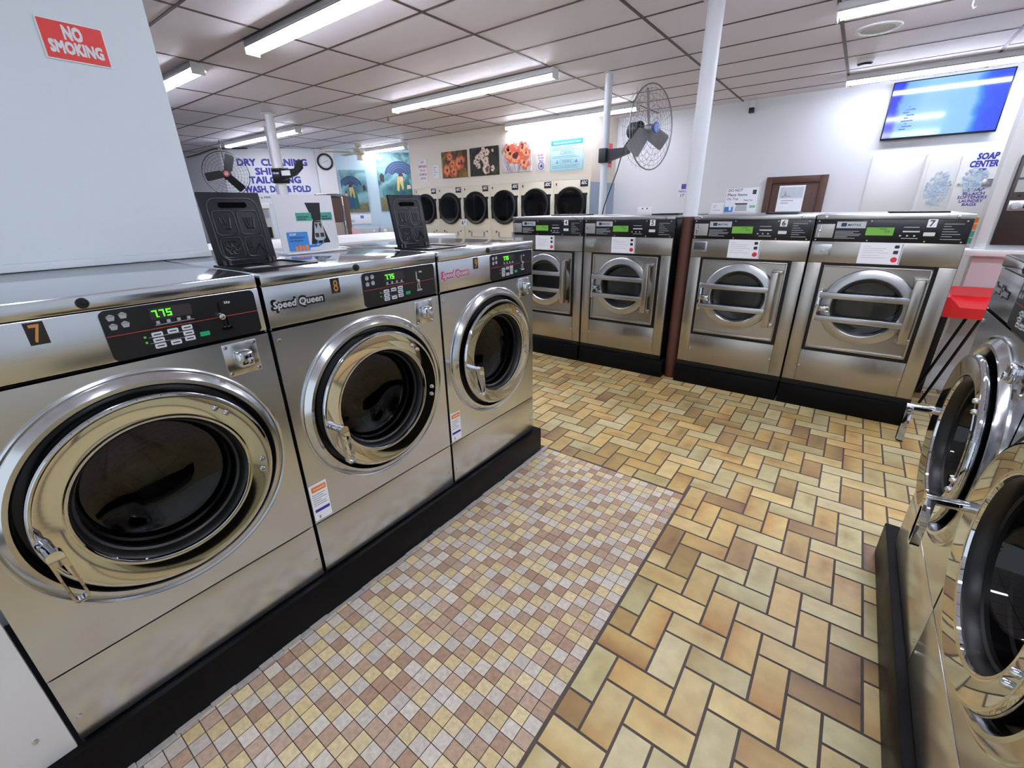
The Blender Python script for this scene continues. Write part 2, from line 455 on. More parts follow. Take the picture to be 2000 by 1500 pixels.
# ================================================================ ceiling things
def fixture(x, y, label, L=2.44, cat='light'):
    t = thing('fluorescent_light', label, cat, (x, y, CZ), 0, 'fluorescent strip lights on the ceiling')
    s = MB(); s.box(0, L, -.055, .055, -.05, -.002, .003)
    for sg in (1, -1):                                            # sloping reflector wings beside the tubes
        A = [s.v((x, sg * .055, -.045)) for x in (0, L)]; B = [s.v((x, sg * .078, -.066)) for x in (0, L)]; C2 = [s.v((x, sg * .076, -.067)) for x in (0, L)]; D = [s.v((x, sg * .05, -.049)) for x in (0, L)]
        s.face((A[0], A[1], B[1], B[0])); s.face((C2[0], C2[1], D[1], D[0])); s.face((B[0], B[1], C2[1], C2[0]))
    for xx in (0, L): s.box(xx - .006, xx + .006, -.06, .06, -.105, -.002, .003)
    s.build('housing', WHITE, t)
    for k in (-.036, .036):
        s = MB(); s.cyl((.02, k, -.078), (L - .02, k, -.078), .016, 12); s.build('tube', TUBEM, t)
    return t
fixture(-4.5, 2.33, 'long lit fluorescent strip light overhead, cut by the top edge, above washers')
fixture(-7.89, 2.25, 'lit fluorescent strip light whose end shows beside the tall white wall')
fixture(-5.5, 4.70, 'lit fluorescent strip light hanging before the dryer wall, ending near the thin fan column', 2.6)
fixture(-5.24, 6.93, 'lit fluorescent strip light right above the flower paintings', 2.36)
fixture(-.45, 4.76, 'lit fluorescent strip light at the top edge near the round ceiling vent')
fixture(-.455, 7.28, 'lit fluorescent strip light in front of the wall television')
fixture(-12.2, 2.25, 'lit fluorescent strip light added at the far end, unseen behind the tall white wall')  # unseen fixture, added to brighten the far wall around the black fan
fixture(-.45, -.05, 'lit fluorescent strip light added overhead behind the viewpoint, out of the picture')  # added out of view on the fixture spacing, to brighten the near white wall
fixture(-.45, 2.33, 'lit fluorescent strip light added above the washers opposite, out of the picture')  # also unseen, added along the fixture row to light the near room
fixture(-10.75, 4.66, 'lit fluorescent strip light behind the thick white column', 2.75)
fixture(-10.75, 7.32, 'lit fluorescent strip light behind the ceiling fan', 2.4)

FANC = mat('fan_cream', (200, 190, 168), .5)
t = thing('ceiling_fan', 'off white ceiling fan with flat blades before the teal paintings', 'fan', (-9.13, 6.66, CZ))
s = MB(); s.lathez([(.0, 0), (.07, 0), (.07, -.04), (.03, -.06), (.03, -.10)]); s.build('canopy', FANC, t)
s = MB(); s.lathez([(.0, -.09), (.10, -.09), (.12, -.13), (.12, -.19), (.06, -.22), (.055, -.27), (.07, -.31), (.0, -.32)]); s.build('motor', FANC, t)
for k in range(5):
    s = MB(); s.T = Matrix.Rotation(2 * PI * k / 5 + .5, 4, 'Z') @ Matrix.Rotation(.12, 4, 'X')
    s.box(.12, .22, -.012, .012, -.175, -.165); s.box(.2, .72, -.06, .06, -.172, -.164, .003); s.build('blade', FANC, t)

t = thing('ceiling_vent', 'round white recessed vent disc in the ceiling', 'vent', (-.21, 5.56, CZ))
s = MB(); s.lathez([(0, -.006), (.13, -.006), (.135, -.014), (.165, -.012), (.17, -.001)]); s.build('rim', WHITE, t)
s = MB(); s.lathez([(0, -.008), (.12, -.008)]); s.build('disc', mat('vent_grey', (190, 186, 180), .5), t)
t = thing('smoke_detector', 'small white smoke detector on the ceiling', 'smoke detector', (-.29, 6.64, CZ))
s = MB(); s.lathez([(0, -.05), (.05, -.05), (.07, -.03), (.075, -.001)]); s.build('body', WHITE, t)
s = MB(); s.lathez([(.055, -.046), (.071, -.03)]); s.build('slot', BLACK, t)
s = MB(); s.tube([(0, 0, 0), (0, 0, -.05), (.01, 0, -.07), (.025, 0, -.06)], .006, 6); o = s.build('ceiling_hook', WHITE); o.location = (.34, 5.25, CZ)
tag(o, 'small white hook under the ceiling right of the vent', 'hook')
s = MB(); s.cyl((0, 0, 0), (0, 0, -.05), .012, 10); s.lathez([(0, -.05), (.02, -.052), (.02, -.058), (0, -.06)]); o = s.build('sprinkler_head', mat('brass', (150, 110, 70), .4, .6)); o.location = (-6.25, 5.18, CZ)
tag(o, 'tiny brass sprinkler head under the ceiling behind the middle strip light', 'sprinkler')

# ================================================================ top-row coin washers
def coin_washer(num, label, loc, rz, logo, sticker=True, logom=None, lidx=None, W=.72):
    t = thing('front_load_washer', label, 'washing machine', loc, rz, 'polished steel coin washers in rows')
    Dp, Hh = .79, 1.167
    cx, cz = W / 2, .636
    s = MB(); s.box(0, .004, .004, Dp, 0, Hh - .02); s.box(W - .004, W, .004, Dp, 0, Hh - .02); s.box(0, W, Dp - .01, Dp, 0, Hh - .02)
    s.build('cabinet', STEEL, t)
    s = MB(); s.box(0, W, -.004, Dp, Hh - .039, Hh, .004); s.build('top_panel', TOPM, t)
    s = MB(); s.box(0, W, -.001, .01, .998, Hh - .041, .002); s.build('upper_panel', STEEL, t)
    s = MB(); s.holed(0, W, .243, .993, cx, cz, .326, 0, 96); s.box(0, W, .0, .01, .988, .993); s.build('front_panel', STEEL, t)
    s = MB(); s.box(0, W, -.001, .01, .012, .239, .002); s.build('lower_panel', STEEL, t)
    for q in ((.018, .09), (W - .018, .09), (.018, .955)):
        s = MB(); s.lathe([(0, -.005), (.005, -.004), (.007, 0)], q, 12); s.build('screw', CHROME, t)
    s = MB(); s.lathe([(.331, .001), (.330, -.006), (.326, -.008), (.321, -.005), (.313, -.013), (.303, -.021), (.293, -.021), (.287, -.013), (.284, .03)], (cx, cz), 96); s.build('door_surround', STEELP, t)
    s = MB(); s.lathe([(.2845, .012), (.282, .030), (.196, .034), (.19, .10), (.25, .11)], (cx, cz), 72); s.build('gasket', RUBBER, t)
    # door
    d = MB(); d.lathe([(.262, .02), (.268, -.022), (.272, -.032), (.271, -.040), (.267, -.0442), (.263, -.0447), (.260, -.0444), (.258, -.0441), (.2125, -.0377), (.2105, -.0374), (.206, -.0382), (.201, -.036), (.198, -.024)], (cx, cz), 96)
    door = d.build('door', CHROME, t)
    s = MB(); s.lathe([(.199, -.030), (.192, -.022), (.189, .0), (.183, .004), (.180, .04), (.174, .045), (.172, .08)], (cx, cz), 72); s.build('glass_seal', RUBBER, door)
    s = MB(); s.lathe([(.181, .012), (.176, .035), (.165, .060), (.13, .078), (.07, .086), (0, .088)], (cx, cz), 64); s.build('glass', GLASS, door)
    for a in (42, 50, -6, -14):
        s = MB(); s.lathe([(0, -.053), (.005, -.052), (.008, -.047), (.008, -.038)], (cx + .240 * math.cos(math.radians(a)), cz + .240 * math.sin(math.radians(a))), 12)
        s.build('hinge_rivet', CHROME, door)
    hx, hz = cx - .256, cz - .005
    s = MB(); s.cyl((hx, -.035, hz), (hx + .003, -.06, hz - .002), .014, 16); s.cyl((hx + .003, -.055, hz - .002), (hx + .008, -.118, hz - .004), .0125, 16)
    ang = .07
    s.T = Matrix.Translation((hx + .008, -.110, hz)) @ Matrix.Rotation(-ang, 4, 'Y')
    # flat looped pull hanging from the pin
    out = rr(-.014, .016, -.140, .012, .012, 4); inn = rr(-.009, .011, -.133, -.028, .008, 4)
    for a, bq in ((-.012, .008),):
        A = [s.v((x, a, z)) for x, z in out]; B = [s.v((x, a, z)) for x, z in inn]; A2 = [s.v((x, bq, z)) for x, z in out]; B2 = [s.v((x, bq, z)) for x, z in inn]
        s.skin(A, B); s.skin(A2[::-1], B2[::-1]); s.skin(A, A2); s.skin(B, B2)
    s.build('handle', CHROME, door)
    # drum behind the glass
    s = MB(); s.lathe([(.178, .10), (.25, .12), (.26, .16), (.26, .60), (0, .62)], (cx, cz), 64)
    for k in range(3):
        a = 2 * PI * k / 3 + .4; c, q = math.cos(a), math.sin(a)
        s.tube([(cx + .245 * c, .18, cz + .245 * q), (cx + .245 * c, .58, cz + .245 * q)], .03, 8)
    for k in range(6):
        a = 2 * PI * k / 6 + .2; s.tube([(cx, .612, cz), (cx + .2 * math.cos(a), .606, cz + .2 * math.sin(a))], .012, 6)
    s.build('drum', DRUM, t)
    # control panel
    MB.OFF = W - .72
    s = MB(); s.rrect(.350, .705, .998, 1.124, -.004, 0, .014); p = s.build('control_panel', PANELB, t)
    y = -.004
    s = MB(); s.box(.352, .704, y - .0005, y, 1.0605, 1.0625); s.build('red_stripe', mat('thin_red_line', (150, 50, 40), .4), p)
    s = MB(); x0 = .452
    for ch in '775': digit(s, ch, x0, 1.0895, .0105, .018, y - .0004, .0026); x0 += .0155
    s.box(.4640, .4660, y - .001, y, 1.0895, 1.0915)
    s.build('price_digits', LED, p)
    s = MB(); s.box(.447, .54, y - .0003, y, 1.084, 1.113); s.build('display_window', LEDOFF, p)
    s = MB()
    bt = [(.437, 1.047), (.472, 1.049), (.505, 1.051), (.437, 1.032), (.505, 1.036), (.437, 1.017), (.472, 1.018), (.505, 1.021)]
    for bx, bz in bt: s.rrect(bx, bx + .024, bz - .006, bz + .006, y - .0025, y, .002, 2)
    s.build('cycle_buttons', mat('button_grey', (196, 200, 206), .45), p)
    s = MB()
    for bx, bz in bt: s.box(bx + .004, bx + .020, y - .003, y - .0025, bz - .0015, bz + .0015)
    s.build('button_legends', DARKT, p)
    s = MB(); s.rrect(.542, .566, 1.019, 1.031, y - .0025, y, .002, 2); s.build('start_button', GREEN, p)
    s = MB(); s.rrect(.42, .425, 1.042, 1.047, y - .001, y, .001, 2); s.rrect(.42, .425, 1.028, 1.033, y - .001, y, .001, 2); s.build('indicator_lamps', mat('green_lamp', (60, 150, 50), .4, emit=.5), p)
    s = MB()                                                      # four little basket symbols and dotted captions
    for bx, bz in ((.362, 1.098), (.386, 1.100), (.362, 1.076), (.386, 1.078)):
        s.prism([(bx, bz + .010), (bx + .003, bz), (bx + .014, bz), (bx + .017, bz + .010)][::1], y - .0006, y)
        s.prism([(bx, bz + .011), (bx + .017, bz + .011), (bx + .0085, bz + .016)], y - .0006, y)
    lines(s, .452, .54, [1.07], .0015, y, [1]); lines(s, .43, .53, [1.0415, 1.026], .0012, y)
    for q in (.455, .478, .501, .524): s.box(q, q + .008, y - .0006, y, 1.072, 1.080)
    s.build('printed_symbols', GREYT, p)
    s = MB()
    s.rrect(.600, .6065, 1.070, 1.103, y - .004, y, .003, 3); s.rrect(.604, .609, 1.032, 1.062, y - .003, y, .002, 3); s.rrect(.614, .619, 1.032, 1.062, y - .003, y, .002, 3); s.rrect(.597, .626, 1.025, 1.033, y - .006, y, .003, 3)
    s.lathe([(0, -.022), (.008, -.019), (.0095, -.012), (.007, y)], (.603, 1.064), 16); s.build('coin_slot', CHROME, p)
    s = MB(); letters(s, [('25¢', .628, 1.099, .016, .008)], y, .0008); s.build('price_print', PAPER, p)
    # coin vault
    s = MB(); s.box(.585, .680, -.003, .004, .882, .98, .002); v = s.build('coin_box', STEELP, t)
    s = MB(); s.box(.610, .655, -.034, -.002, .908, .957, .010, 3); s.box(.634, .649, -.04, -.03, .915, .935, .003)
    for q in ((.593, .972), (.672, .972), (.593, .89), (.672, .89)): s.lathe([(0, -.008), (.005, -.007), (.006, -.002)], q, 10)
    s.build('coin_box_lock', CHROME, v)
    s = MB(); s.lathe([(0, -.011), (.010, -.010), (.0125, -.006), (.0125, -.003)], (.332, Hh - .019), 20); s.lathe([(0, -.013), (.004, -.012), (.005, -.01)], (.332, Hh - .019), 10); s.build('lid_lock', BLACK, t)
    MB.OFF = 0
    if num:
        s = MB(); s.box(.226, .258, -.003, 0, 1.072, 1.122); n = s.build('number_plate', mat('number_plate_black', (26, 14, 10), .4), t)
        s = MB(); letters(s, [(num, .242, 1.097, .018, .040, .015)], -.003, .001); s.build('numeral', GOLD, n)
    if logo:
        s = MB(); letters(s, [(logo, .105, 1.063, .176, .036, .11, .12)], 0, .0015); b = s.build('logo_outline', logom or BLACK, t)
        s = MB(); letters(s, [(logo, .105, 1.063, .166, .028, .035, .12)], 0, .0028); s.build('logo_lettering', SILVER, b)
    if sticker:
        s = MB(); s.box(.002, .070, -.0012, 0, .252, .405); k = s.build('warning_sticker', PAPER, t)
        s = MB(); s.box(.010, .066, -.002, -.0012, .374, .396); s.build('orange_heading', ORANGE, k)
        s = MB(); lines(s, .008, .062, [.362, .353, .344, .335, .326, .317], .003, -.0012, [.95, .8, 1, .6, .9]); letters(s, [('1', .022, .265, .008, .014)], -.0012); s.build('print', GREYT, k)
        s = MB(); s.box(.008, .066, -.002, -.0012, .288, .300); s.build('blue_band', NAVY, k)
        s = MB(); letters(s, [('WARNING', .038, .385, .045, .008)], -.002, .0006); s.build('heading_lettering', PAPER, k)
    if lidx is not None:                                          # open soap dispenser on top
        z = Hh; x0 = lidx
        s = MB(); y0, y1 = .085, .315
        for a in ((x0, x0 + .245, y0, y0 + .02), (x0, x0 + .245, y1 - .02, y1), (x0, x0 + .02, y0 + .02, y1 - .02), (x0 + .225, x0 + .245, y0 + .02, y1 - .02)): s.box(a[0], a[1], a[2], a[3], z, z + .006, .001)
        s.box(x0 + .02, x0 + .225, y0 + .02, y1 - .02, z + .0005, z + .001)
        s.box(x0 + .118, x0 + .124, y0 + .02, y1 - .02, z, z + .004); f = s.build('soap_dispenser', BLACK, t)
        s = MB(); s.box(x0 + .035, x0 + .112, y0 + .03, y0 + .09, z + .001, z + .003, .001); s.build('tray_light_section', GREYM, f)
        tilt = Matrix.Translation((x0 + .012, .298, z + .006)) @ Matrix.Rotation(-.17, 4, 'X')
        s = MB(); s.T = tilt
        s.box(0, .198, 0, .012, 0, .232, .003); lid = s.build('soap_lid', LIDB, t)
        s = MB(); s.T = tilt                                       # raised ribs: rounded outline, four windows and symbols
        def outl(x0, x1, z0, z1, r): s.tube([(x, -.0005, z) for x, z in rr(x0, x1, z0, z1, r, 4)], .0022, 6, True)
        outl(.018, .18, .012, .212, .03); outl(.026, .094, .094, .172, .012); outl(.104, .172, .094, .172, .012); outl(.026, .094, .020, .086, .012); outl(.104, .172, .020, .086, .012)
        for bx in (.045, .123): s.tube([(bx, -.0005, .150), (bx + .006, -.0005, .115), (bx + .026, -.0005, .115), (bx + .032, -.0005, .150)], .003, 6)
        s.tube([(.058, -.0005, .150), (.059, -.0005, .128), (.066, -.0005, .128)], .002, 6)
        s.tube([(.134, -.0005, .150), (.136, -.0005, .122)], .002, 6); s.tube([(.144, -.0005, .150), (.142, -.0005, .122)], .002, 6)
        for k in range(6):
            a = 2 * PI * k / 6; c = (.06 + .014 * math.cos(a), .052 + .014 * math.sin(a))
            s.tube([(c[0] + .009 * math.cos(q * PI / 5), -.0005, c[1] + .009 * math.sin(q * PI / 5)) for q in range(10)], .0018, 5, True)
        s.tube([(.110, -.0005, .075), (.114, -.0005, .05), (.126, -.0005, .05), (.130, -.0005, .075)], .002, 6); s.tube([(.132, -.0005, .03), (.15, -.0005, .06), (.166, -.0005, .03)], .002, 6, True)
        for q in (.012, .03, .165, .18): s.box(q, q + .01, -.006, .004, -.004, .012)
        s.build('lid_relief', LIDG, lid)
        s = MB(); s.T = tilt; s.rrect(.055, .145, .182, .199, -.003, .001, .007); s.build('grip_slot', mat('slot_black', (3, 3, 4), .8, spec=.05), lid)
    return t

BZ = .168
XF = -1.4
coin_washer('7', 'nearest polished washer of the row by the white wall, numeral 7', (XF, -.124, BZ), PI / 2, '', sticker=False)
coin_washer('8', 'middle polished washer, numeral 8, with the white soap sign on top', (XF, .608, BZ), PI / 2, 'Speed Queen', lidx=0.0)
coin_washer('9', 'polished washer at the end of the row, numeral 9 and pink logo', (XF, 1.341, BZ), PI / 2, 'Speed Queen', logom=PINKL, lidx=.035)
XR = .405
coin_washer('', 'polished washer opposite, farther of the two beside the red bench', (XR, 2.105, BZ), -PI / 2, 'Speed Queen', sticker=False, W=.655)
coin_washer('', 'polished washer opposite, nearer of the two, cut by the frame edge', (XR, 1.440, BZ), -PI / 2, 'Speed Queen', sticker=False, W=.655)

def plinth(name, x0, x1, y0, y1, z1, label):
    s = MB(); s.box(x0, x1, y0, y1, 0, z1, .006); o = s.build(name, BASEB); return tag(o, label, 'plinth')
plinth('washer_plinth', -2.12, -1.375, -1.2, 2.122, BZ, 'long black painted base under the washers numbered 7 to 9')
plinth('washer_plinth', .378, 1.15, .1, 2.245, BZ, 'black painted base under the washers opposite, along the tiles')
s = MB(); rr_ = random.Random(5)
y = -1.1
while y < 2.12:
    d = rr_.uniform(.03, .08); w_ = rr_.uniform(.008, .02); s.box(-1.378, -1.372 + w_, y, y + d, 0, rr_.uniform(.004, .012), .002, 1); y += d
struct(s.build('trim_5', mat('rough_caulk', (172, 168, 164), .9, noise=.3, nscale=60)))
s = MB(); s.box(-1.42, -1.4, -1.2, -.135, BZ, 1.335, .002); t = s.build('end_panel', mat('white_laminate', (214, 214, 213), .35))
tag(t, 'plain white filler panel beside the nearest washer on the plinth', 'panel')
s = MB(); s.T = Matrix.Translation((-1.4, 0, 0)) @ Matrix.Rotation(PI / 2, 4, 'Z'); s.lathe([(0, -.005), (.005, -.004), (.007, 0)], (-.187, .266), 12); s.build('screw', CHROME, t)

# ---- white sign standing on washer 8
t = thing('sign_stand', 'white tabletop sign showing a soap drawer, on the middle washer', 'sign', (-1.93, .962, 1.337), PI / 2)
s = MB(); s.T = Matrix.Rotation(-.03, 4, 'X'); s.box(0, .268, 0, .004, .004, .234, .001); card = s.build('card', mat('card_grey_white', (222, 222, 226), .5), t)
s = MB(); s.box(-.006, .272, -.05, .05, 0, .006, .002); s.build('base', PAPER, t)
Tt = Matrix.Rotation(-.03, 4, 'X')
def onc(name, m, fn, parent=card):
    s = MB(); s.T = Tt; fn(s); s.build(name, m, parent)
onc('printed_lid', PANELB, lambda s: (s.prism([(.16, .128), (.197, .130), (.206, .203), (.135, .203)], -.001, 0), s.prism([(.133, .032), (.225, .035), (.196, .128), (.156, .128)], -.001, 0)))
onc('printed_tray', mat('tray_grey', (176, 178, 182), .5), lambda s: s.prism([(.152, .055), (.165, .046), (.192, .046), (.205, .056), (.200, .122), (.163, .122)], -.0016, -.001))
onc('printed_cups', DARKT, lambda s: [s.prism(q, -.0022, -.0016) for q in ([(.158, .06), (.175, .06), (.175, .078), (.158, .078)], [(.182, .06), (.2, .06), (.199, .078), (.182, .078)], [(.163, .118), (.177, .118), (.17, .095)], [(.182, .118), (.196, .118), (.19, .095)])])
onc('green_label', TEAL, lambda s: s.box(.085, .155, -.0018, 0, .130, .163))
onc('green_label', TEAL, lambda s: s.box(.200, .254, -.0018, 0, .130, .163))
onc('green_label_print', DARKT, lambda s: (lines(s, .09, .145, [.146, .137], .004, -.0018, [.9, .7]), lines(s, .204, .25, [.146, .137], .004, -.0018, [.6, .9])))
onc('blue_square', BLUE, lambda s: s.rrect(.028, .122, .008, .086, -.0016, 0, .005))
onc('blue_hose', BLUE, lambda s: (s.tube([(.12, -.001, .026), (.15, -.001, .028), (.163, -.001, .036), (.165, -.001, .048)], .0035, 6), s.tube([(.12, -.001, .022), (.165, -.001, .024), (.188, -.001, .034), (.191, -.001, .048)], .0035, 6)))
onc('soap_lettering', PAPER, lambda s: letters(s, [('SOAP', .054, .077, .030, .009, .03)], -.0018, .0004))
onc('detergent_lettering', mat('sign_navy', (20, 50, 100), .5), lambda s: letters(s, [('DETERGENT', .072, .063, .070, .009, .03), ('DETERJAN', .066, .049, .058, .009, .03)], -.0018, .0004))
onc('printed_bottles', ORANGE, lambda s: [s.rrect(.055 + .016 * k, .067 + .016 * k, .010, .028 + .004 * (k % 2), -.0022, -.0016, .003, 2) for k in range(0, 4)])

# ---- white counter behind the washers
t = thing('counter', 'long white topped counter standing behind the middle washer', 'counter', (-3.08, .9, 0))
s = MB(); s.box(0, .77, 0, 1.52, 1.295, 1.34, .006); s.build('countertop', WHITE, t)
s = MB(); s.box(.03, .74, .03, 1.49, 0, 1.294, .003); s.build('body', WHITEP, t)

# ================================================================ big card washers by the columns
def card_washer(num, label, x, W, lid=(.45, .62), cardbox=None):
    t = thing('large_washer', label, 'washing machine', (x, 3.9, .16), 0, 'large steel washers along the back')
    Dp, Hh = 1.02, 1.258; b = .33 if False else 0
    cx, cz = W * .5, .65
    s = MB(); s.box(.0, W, .012, Dp, 0, Hh - .03, .003); s.build('body', BLACKP, t)
    s = MB(); s.box(-.001, W + .001, -.008, Dp, Hh - .03, Hh, .005); s.build('top', ALU, t)
    for q in (.055, W - .075):
        s = MB(); s.lathe([(0, -.018), (.009, -.016), (.012, -.008)], (q, Hh - .015), 14); s.build('lid_screw', CHROME, t)
    s = MB(); s.box(.004, W - .004, -.004, .011, 1.085, Hh - .032, .002); p = s.build('control_panel', PANELB, t)
    y = -.004
    s = MB(); s.box(.012, .115, y - .003, y, 1.108, 1.198, .001); s.build('coin_plate', mat('plate_grey', (168, 168, 166), .4, .5), p)
    s = MB(); s.box(.036, .040, y - .004, y - .003, 1.160, 1.190); s.box(.030, .034, y - .004, y - .003, 1.115, 1.150); s.lathe([(0, y - .012), (.008, y - .01), (.009, y - .003)], (.033, 1.152), 12); s.build('coin_slot', CHROME, p)
    s = MB(); s.box(.125, .285, y - .002, y, 1.172, 1.214); lg = s.build('logo_plate', SILVER, p)
    s = MB(); s.rrect(.150, .180, 1.182, 1.206, y - .003, y - .002, .004, 2); letters(s, [('MAYTAG', .222, 1.193, .070, .015, .03)], y - .002, .0008); s.build('logo_lettering', mat('logo_navy', (40, 48, 70), .4), lg)
    s = MB(); lines(s, .125, .27, [1.152, 1.143, 1.134, 1.125, 1.116, 1.107], .004, y, [.9, .7, 1, .95, .5, .8]); s.build('printed_text', GREYT, p)
    s = MB(); lines(s, W - .13, W - .03, [1.20, 1.186, 1.170, 1.155, 1.140, 1.126, 1.11], .004, y, [.9, .35, .5, .7, .85, .5, .95]); s.build('printed_text', GREYT, p)
    s = MB(); s.box(.293, .437, y - .002, y, 1.128, 1.178); d = s.build('lcd', LCD, p)
    s = MB(); q = .385
    for ch in '725': digit(s, ch, q, 1.146, .007, .014, y - .002, .0016); q += .012
    s.box(.3935, .3945, y - .0026, y - .002, 1.146, 1.148); lines(s, .36, .40, [1.168], .003, y - .002)
    s.build('lcd_digits', mat('lcd_ink', (30, 60, 20), .5), d)
    s = MB(); s.box(.482, .565, y - .002, y, 1.150, 1.158)
    for k in range(3): s.prism([(.470 + k * .035, 1.122), (.482 + k * .035, 1.128), (.470 + k * .035, 1.134)], y - .0015, y)
    lines(s, .482, .565, [1.112, 1.180], .003, y, [1, .9]); s.build('cycle_buttons', mat('button_white', (210, 212, 214), .5), p)
    s = MB(); s.rrect(W - .215, W - .16, 1.128, 1.150, y - .002, y, .003, 2); s.build('start_button', MATS['button_white'], p)
    s = MB(); s.box(W - .21, W - .165, y - .003, y, 1.18, 1.228); n = s.build('number_plate', PAPER, p)
    s = MB(); letters(s, [(num, W - .1875, 1.204, .024, .038, .03)], y - .003, .0008); s.build('numeral', DARKT, n)
    s = MB()
    for qx in (.02, .31, .60, W - .03):
        for qz in (1.094, 1.217): s.lathe([(0, y - .004), (.004, y - .003), (.005, y)], (qx, qz), 8)
    s.build('panel_screws', SILVER, p)
    # plain band with coin box and notice
    s = MB(); s.box(.004, W - .004, 0, .012, .942, 1.083, .001); s.build('upper_panel', STEELF, t)
    s = MB(); s.box(.012, .125, -.004, 0, .985, 1.065, .001); cb = s.build('coin_box_frame', ALU, t)
    s = MB(); s.box(.024, .112, -.006, -.002, .998, 1.055, .002); s.lathe([(0, -.016), (.007, -.014), (.008, -.006)], (.078, 1.022), 10); s.build('coin_box_door', cardbox or GREYM, cb)
    s = MB(); s.box(.285, .51, -.002, 0, .945, 1.082); nt = s.build('notice', PAPER, t)
    s = MB(); lines(s, .30, .44, [1.058, 1.045, 1.032, 1.018, 1.000, .985], .003, -.002, [.3, .9, .8, 1, .7, .95]); s.build('notice_print', mat('notice_grey', (206, 186, 194), .6), nt)
    s = MB(); s.rrect(.465, .49, 1.048, 1.068, -.003, -.002, .006, 3); s.rrect(.465, .49, 1.012, 1.034, -.003, -.002, .004, 3); s.box(.503, .506, -.0026, -.002, .95, 1.075); s.build('notice_pictogram', DARKT, nt)
    s = MB(); s.disc(.478, .976, .017, -.003, -.002); s.build('notice_red_dot', mat('notice_red', (200, 30, 50), .5), nt)
    # side stiles, lower panel
    e0, e1 = .088, W - .088
    for a, b in ((.004, e0), (e1, W - .004)):
        s = MB(); s.box(a, b, 0, .012, .042, .938, .001); s.build('stile', STEELF, t)
    s = MB(); s.box(e0 + .002, e1 - .002, 0, .012, .042, .292, .001); s.build('lower_panel', STEELF, t)
    for q in ((e0 + .012, .165), (e1 - .012, .17)):
        s = MB(); s.lathe([(0, -.006), (.007, -.004), (.008, 0)], q, 12); s.build('panel_knob', CHROME, t)
    # recessed door frame
    s = MB(); s.box(e0, e1, -.002, .01, .925, .938); s.box(e0, e1, -.002, .01, .294, .318); s.box(e0, e0 + .022, -.002, .01, .318, .925); s.box(e1 - .022, e1, -.002, .01, .318, .925); s.build('door_gasket_frame', BLACK, t)
    s = MB(); s.prism([(e0 + .022, .318), (e0 + .03, .318), (e0 + .03, .925), (e0 + .022, .925)], -.012, .03)
    s.holed(e0 + .022, e1 - .022, .318, .925, cx, cz, .205, .006, 64)
    for a in ((e0 + .022, e1 - .022, .318, .338), (e0 + .022, e1 - .022, .913, .925), (e1 - .034, e1 - .022, .318, .925)): s.box(a[0], a[1], -.012, .012, a[2], a[3], .004)
    s.build('door_panel', STEELF, t)
    s = MB(); s.lathe([(.26, .008), (.262, -.03), (.258, -.045), (.25, -.05), (.205, -.052), (.198, -.046), (.195, -.02)], (cx, cz), 72); door = s.build('door', ALU, t)
    s = MB(); s.lathe([(.197, -.045), (.185, -.04), (.17, .0), (.165, .05)], (cx, cz), 64); s.build('glass_seal', RUBBER, door)
    s = MB(); s.lathe([(.186, -.035), (.175, -.03), (.12, -.028), (0, -.03)], (cx, cz), 64); s.build('glass', GLASSC, door)
    for z in (.725, .56):
        s = MB(); s.box(cx - .275, cx + .235, -.085, -.05, z - .02, z + .02, .003); s.build('crossbar', ALU, door)
    s = MB(); s.box(cx + .215, cx + .262, -.09, -.03, .44, .86, .004); s.box(cx + .21, cx + .285, -.04, .006, .435, .465, .003); s.box(cx + .21, cx + .285, -.04, .006, .845, .87, .003); s.build('hinge_post', STEELF, door)
    s = MB(); s.box(cx - .285, cx - .262, -.08, .0, .53, .75, .003); s.box(cx - .262, cx - .20, -.10, -.075, .615, .65, .006); s.box(cx - .225, cx - .195, -.105, -.05, .605, .62, .003); s.build('latch', CHROME, door)
    s = MB(); s.lathe([(.165, .05), (.26, .08), (.27, .14), (.27, .36), (0, .38)], (cx, cz), 56)
    for k in range(3):
        a = 2 * PI * k / 3 + .9; s.tube([(cx + .25 * math.cos(a), .16, cz + .25 * math.sin(a)), (cx + .25 * math.cos(a), .36, cz + .25 * math.sin(a))], .035, 8)
    s.lathe([(0, .33), (.05, .335), (.06, .375)], (cx, cz), 20)
    for k in range(6): s.tube([(cx + .06 * math.cos(k * PI / 3), .372, cz + .06 * math.sin(k * PI / 3)), (cx + .24 * math.cos(k * PI / 3), .36, cz + .24 * math.sin(k * PI / 3))], .012, 6)
    s.build('drum', mat('bright_drum_steel', (236, 238, 240), .5, .3), t)
    s = MB(); s.box(W * lid[0], W * lid[1] + .12, .35, .62, Hh, Hh + .012, .003); s.build('soap_lid', BLACK, t)
    s = MB(); s.box(.0, W - .0, .004, Dp, -.001, .040); s.build('kick_strip', BLACK, t)
    return t
CBG = mat('coin_door_green', (150, 170, 160), .4, .4)
card_washer('4', 'large steel washer, numeral 4, half hidden behind the polished end washer', -2.895, .828, (.3, .6))
card_washer('5', 'large steel washer, numeral 5, standing left of the brown column', -2.058, .84, (.6, .75), CBG)
card_washer('6', 'large steel washer, numeral 6, just right of the brown column', -1.066, .822, (.55, .68), mat('coin_door_dark', (90, 92, 96), .35, .6))
card_washer('7', 'large steel washer, numeral 7, last one beside the red bench', -.238, .80, (.5, .75), mat('coin_door_pale', (176, 184, 184), .35, .4))
s_ = [(-2.90, -2.072), (-2.05, -1.185), (-1.07, -.248), (-.238, .575)]
for (a, b_), l in zip(s_, ('black painted base of the half hidden large washer numeral 4', 'black painted base of large washer numeral 5, left of the brown column', 'black painted base of large washer numeral 6, right of the brown column', 'black painted base of the last large washer, by the bench')):
    s = MB(); s.box(a, b_, 3.875, 4.9, 0, .158, .006); tag(s.build('washer_plinth', BASEB), l, 'plinth', 'black painted washer bases')

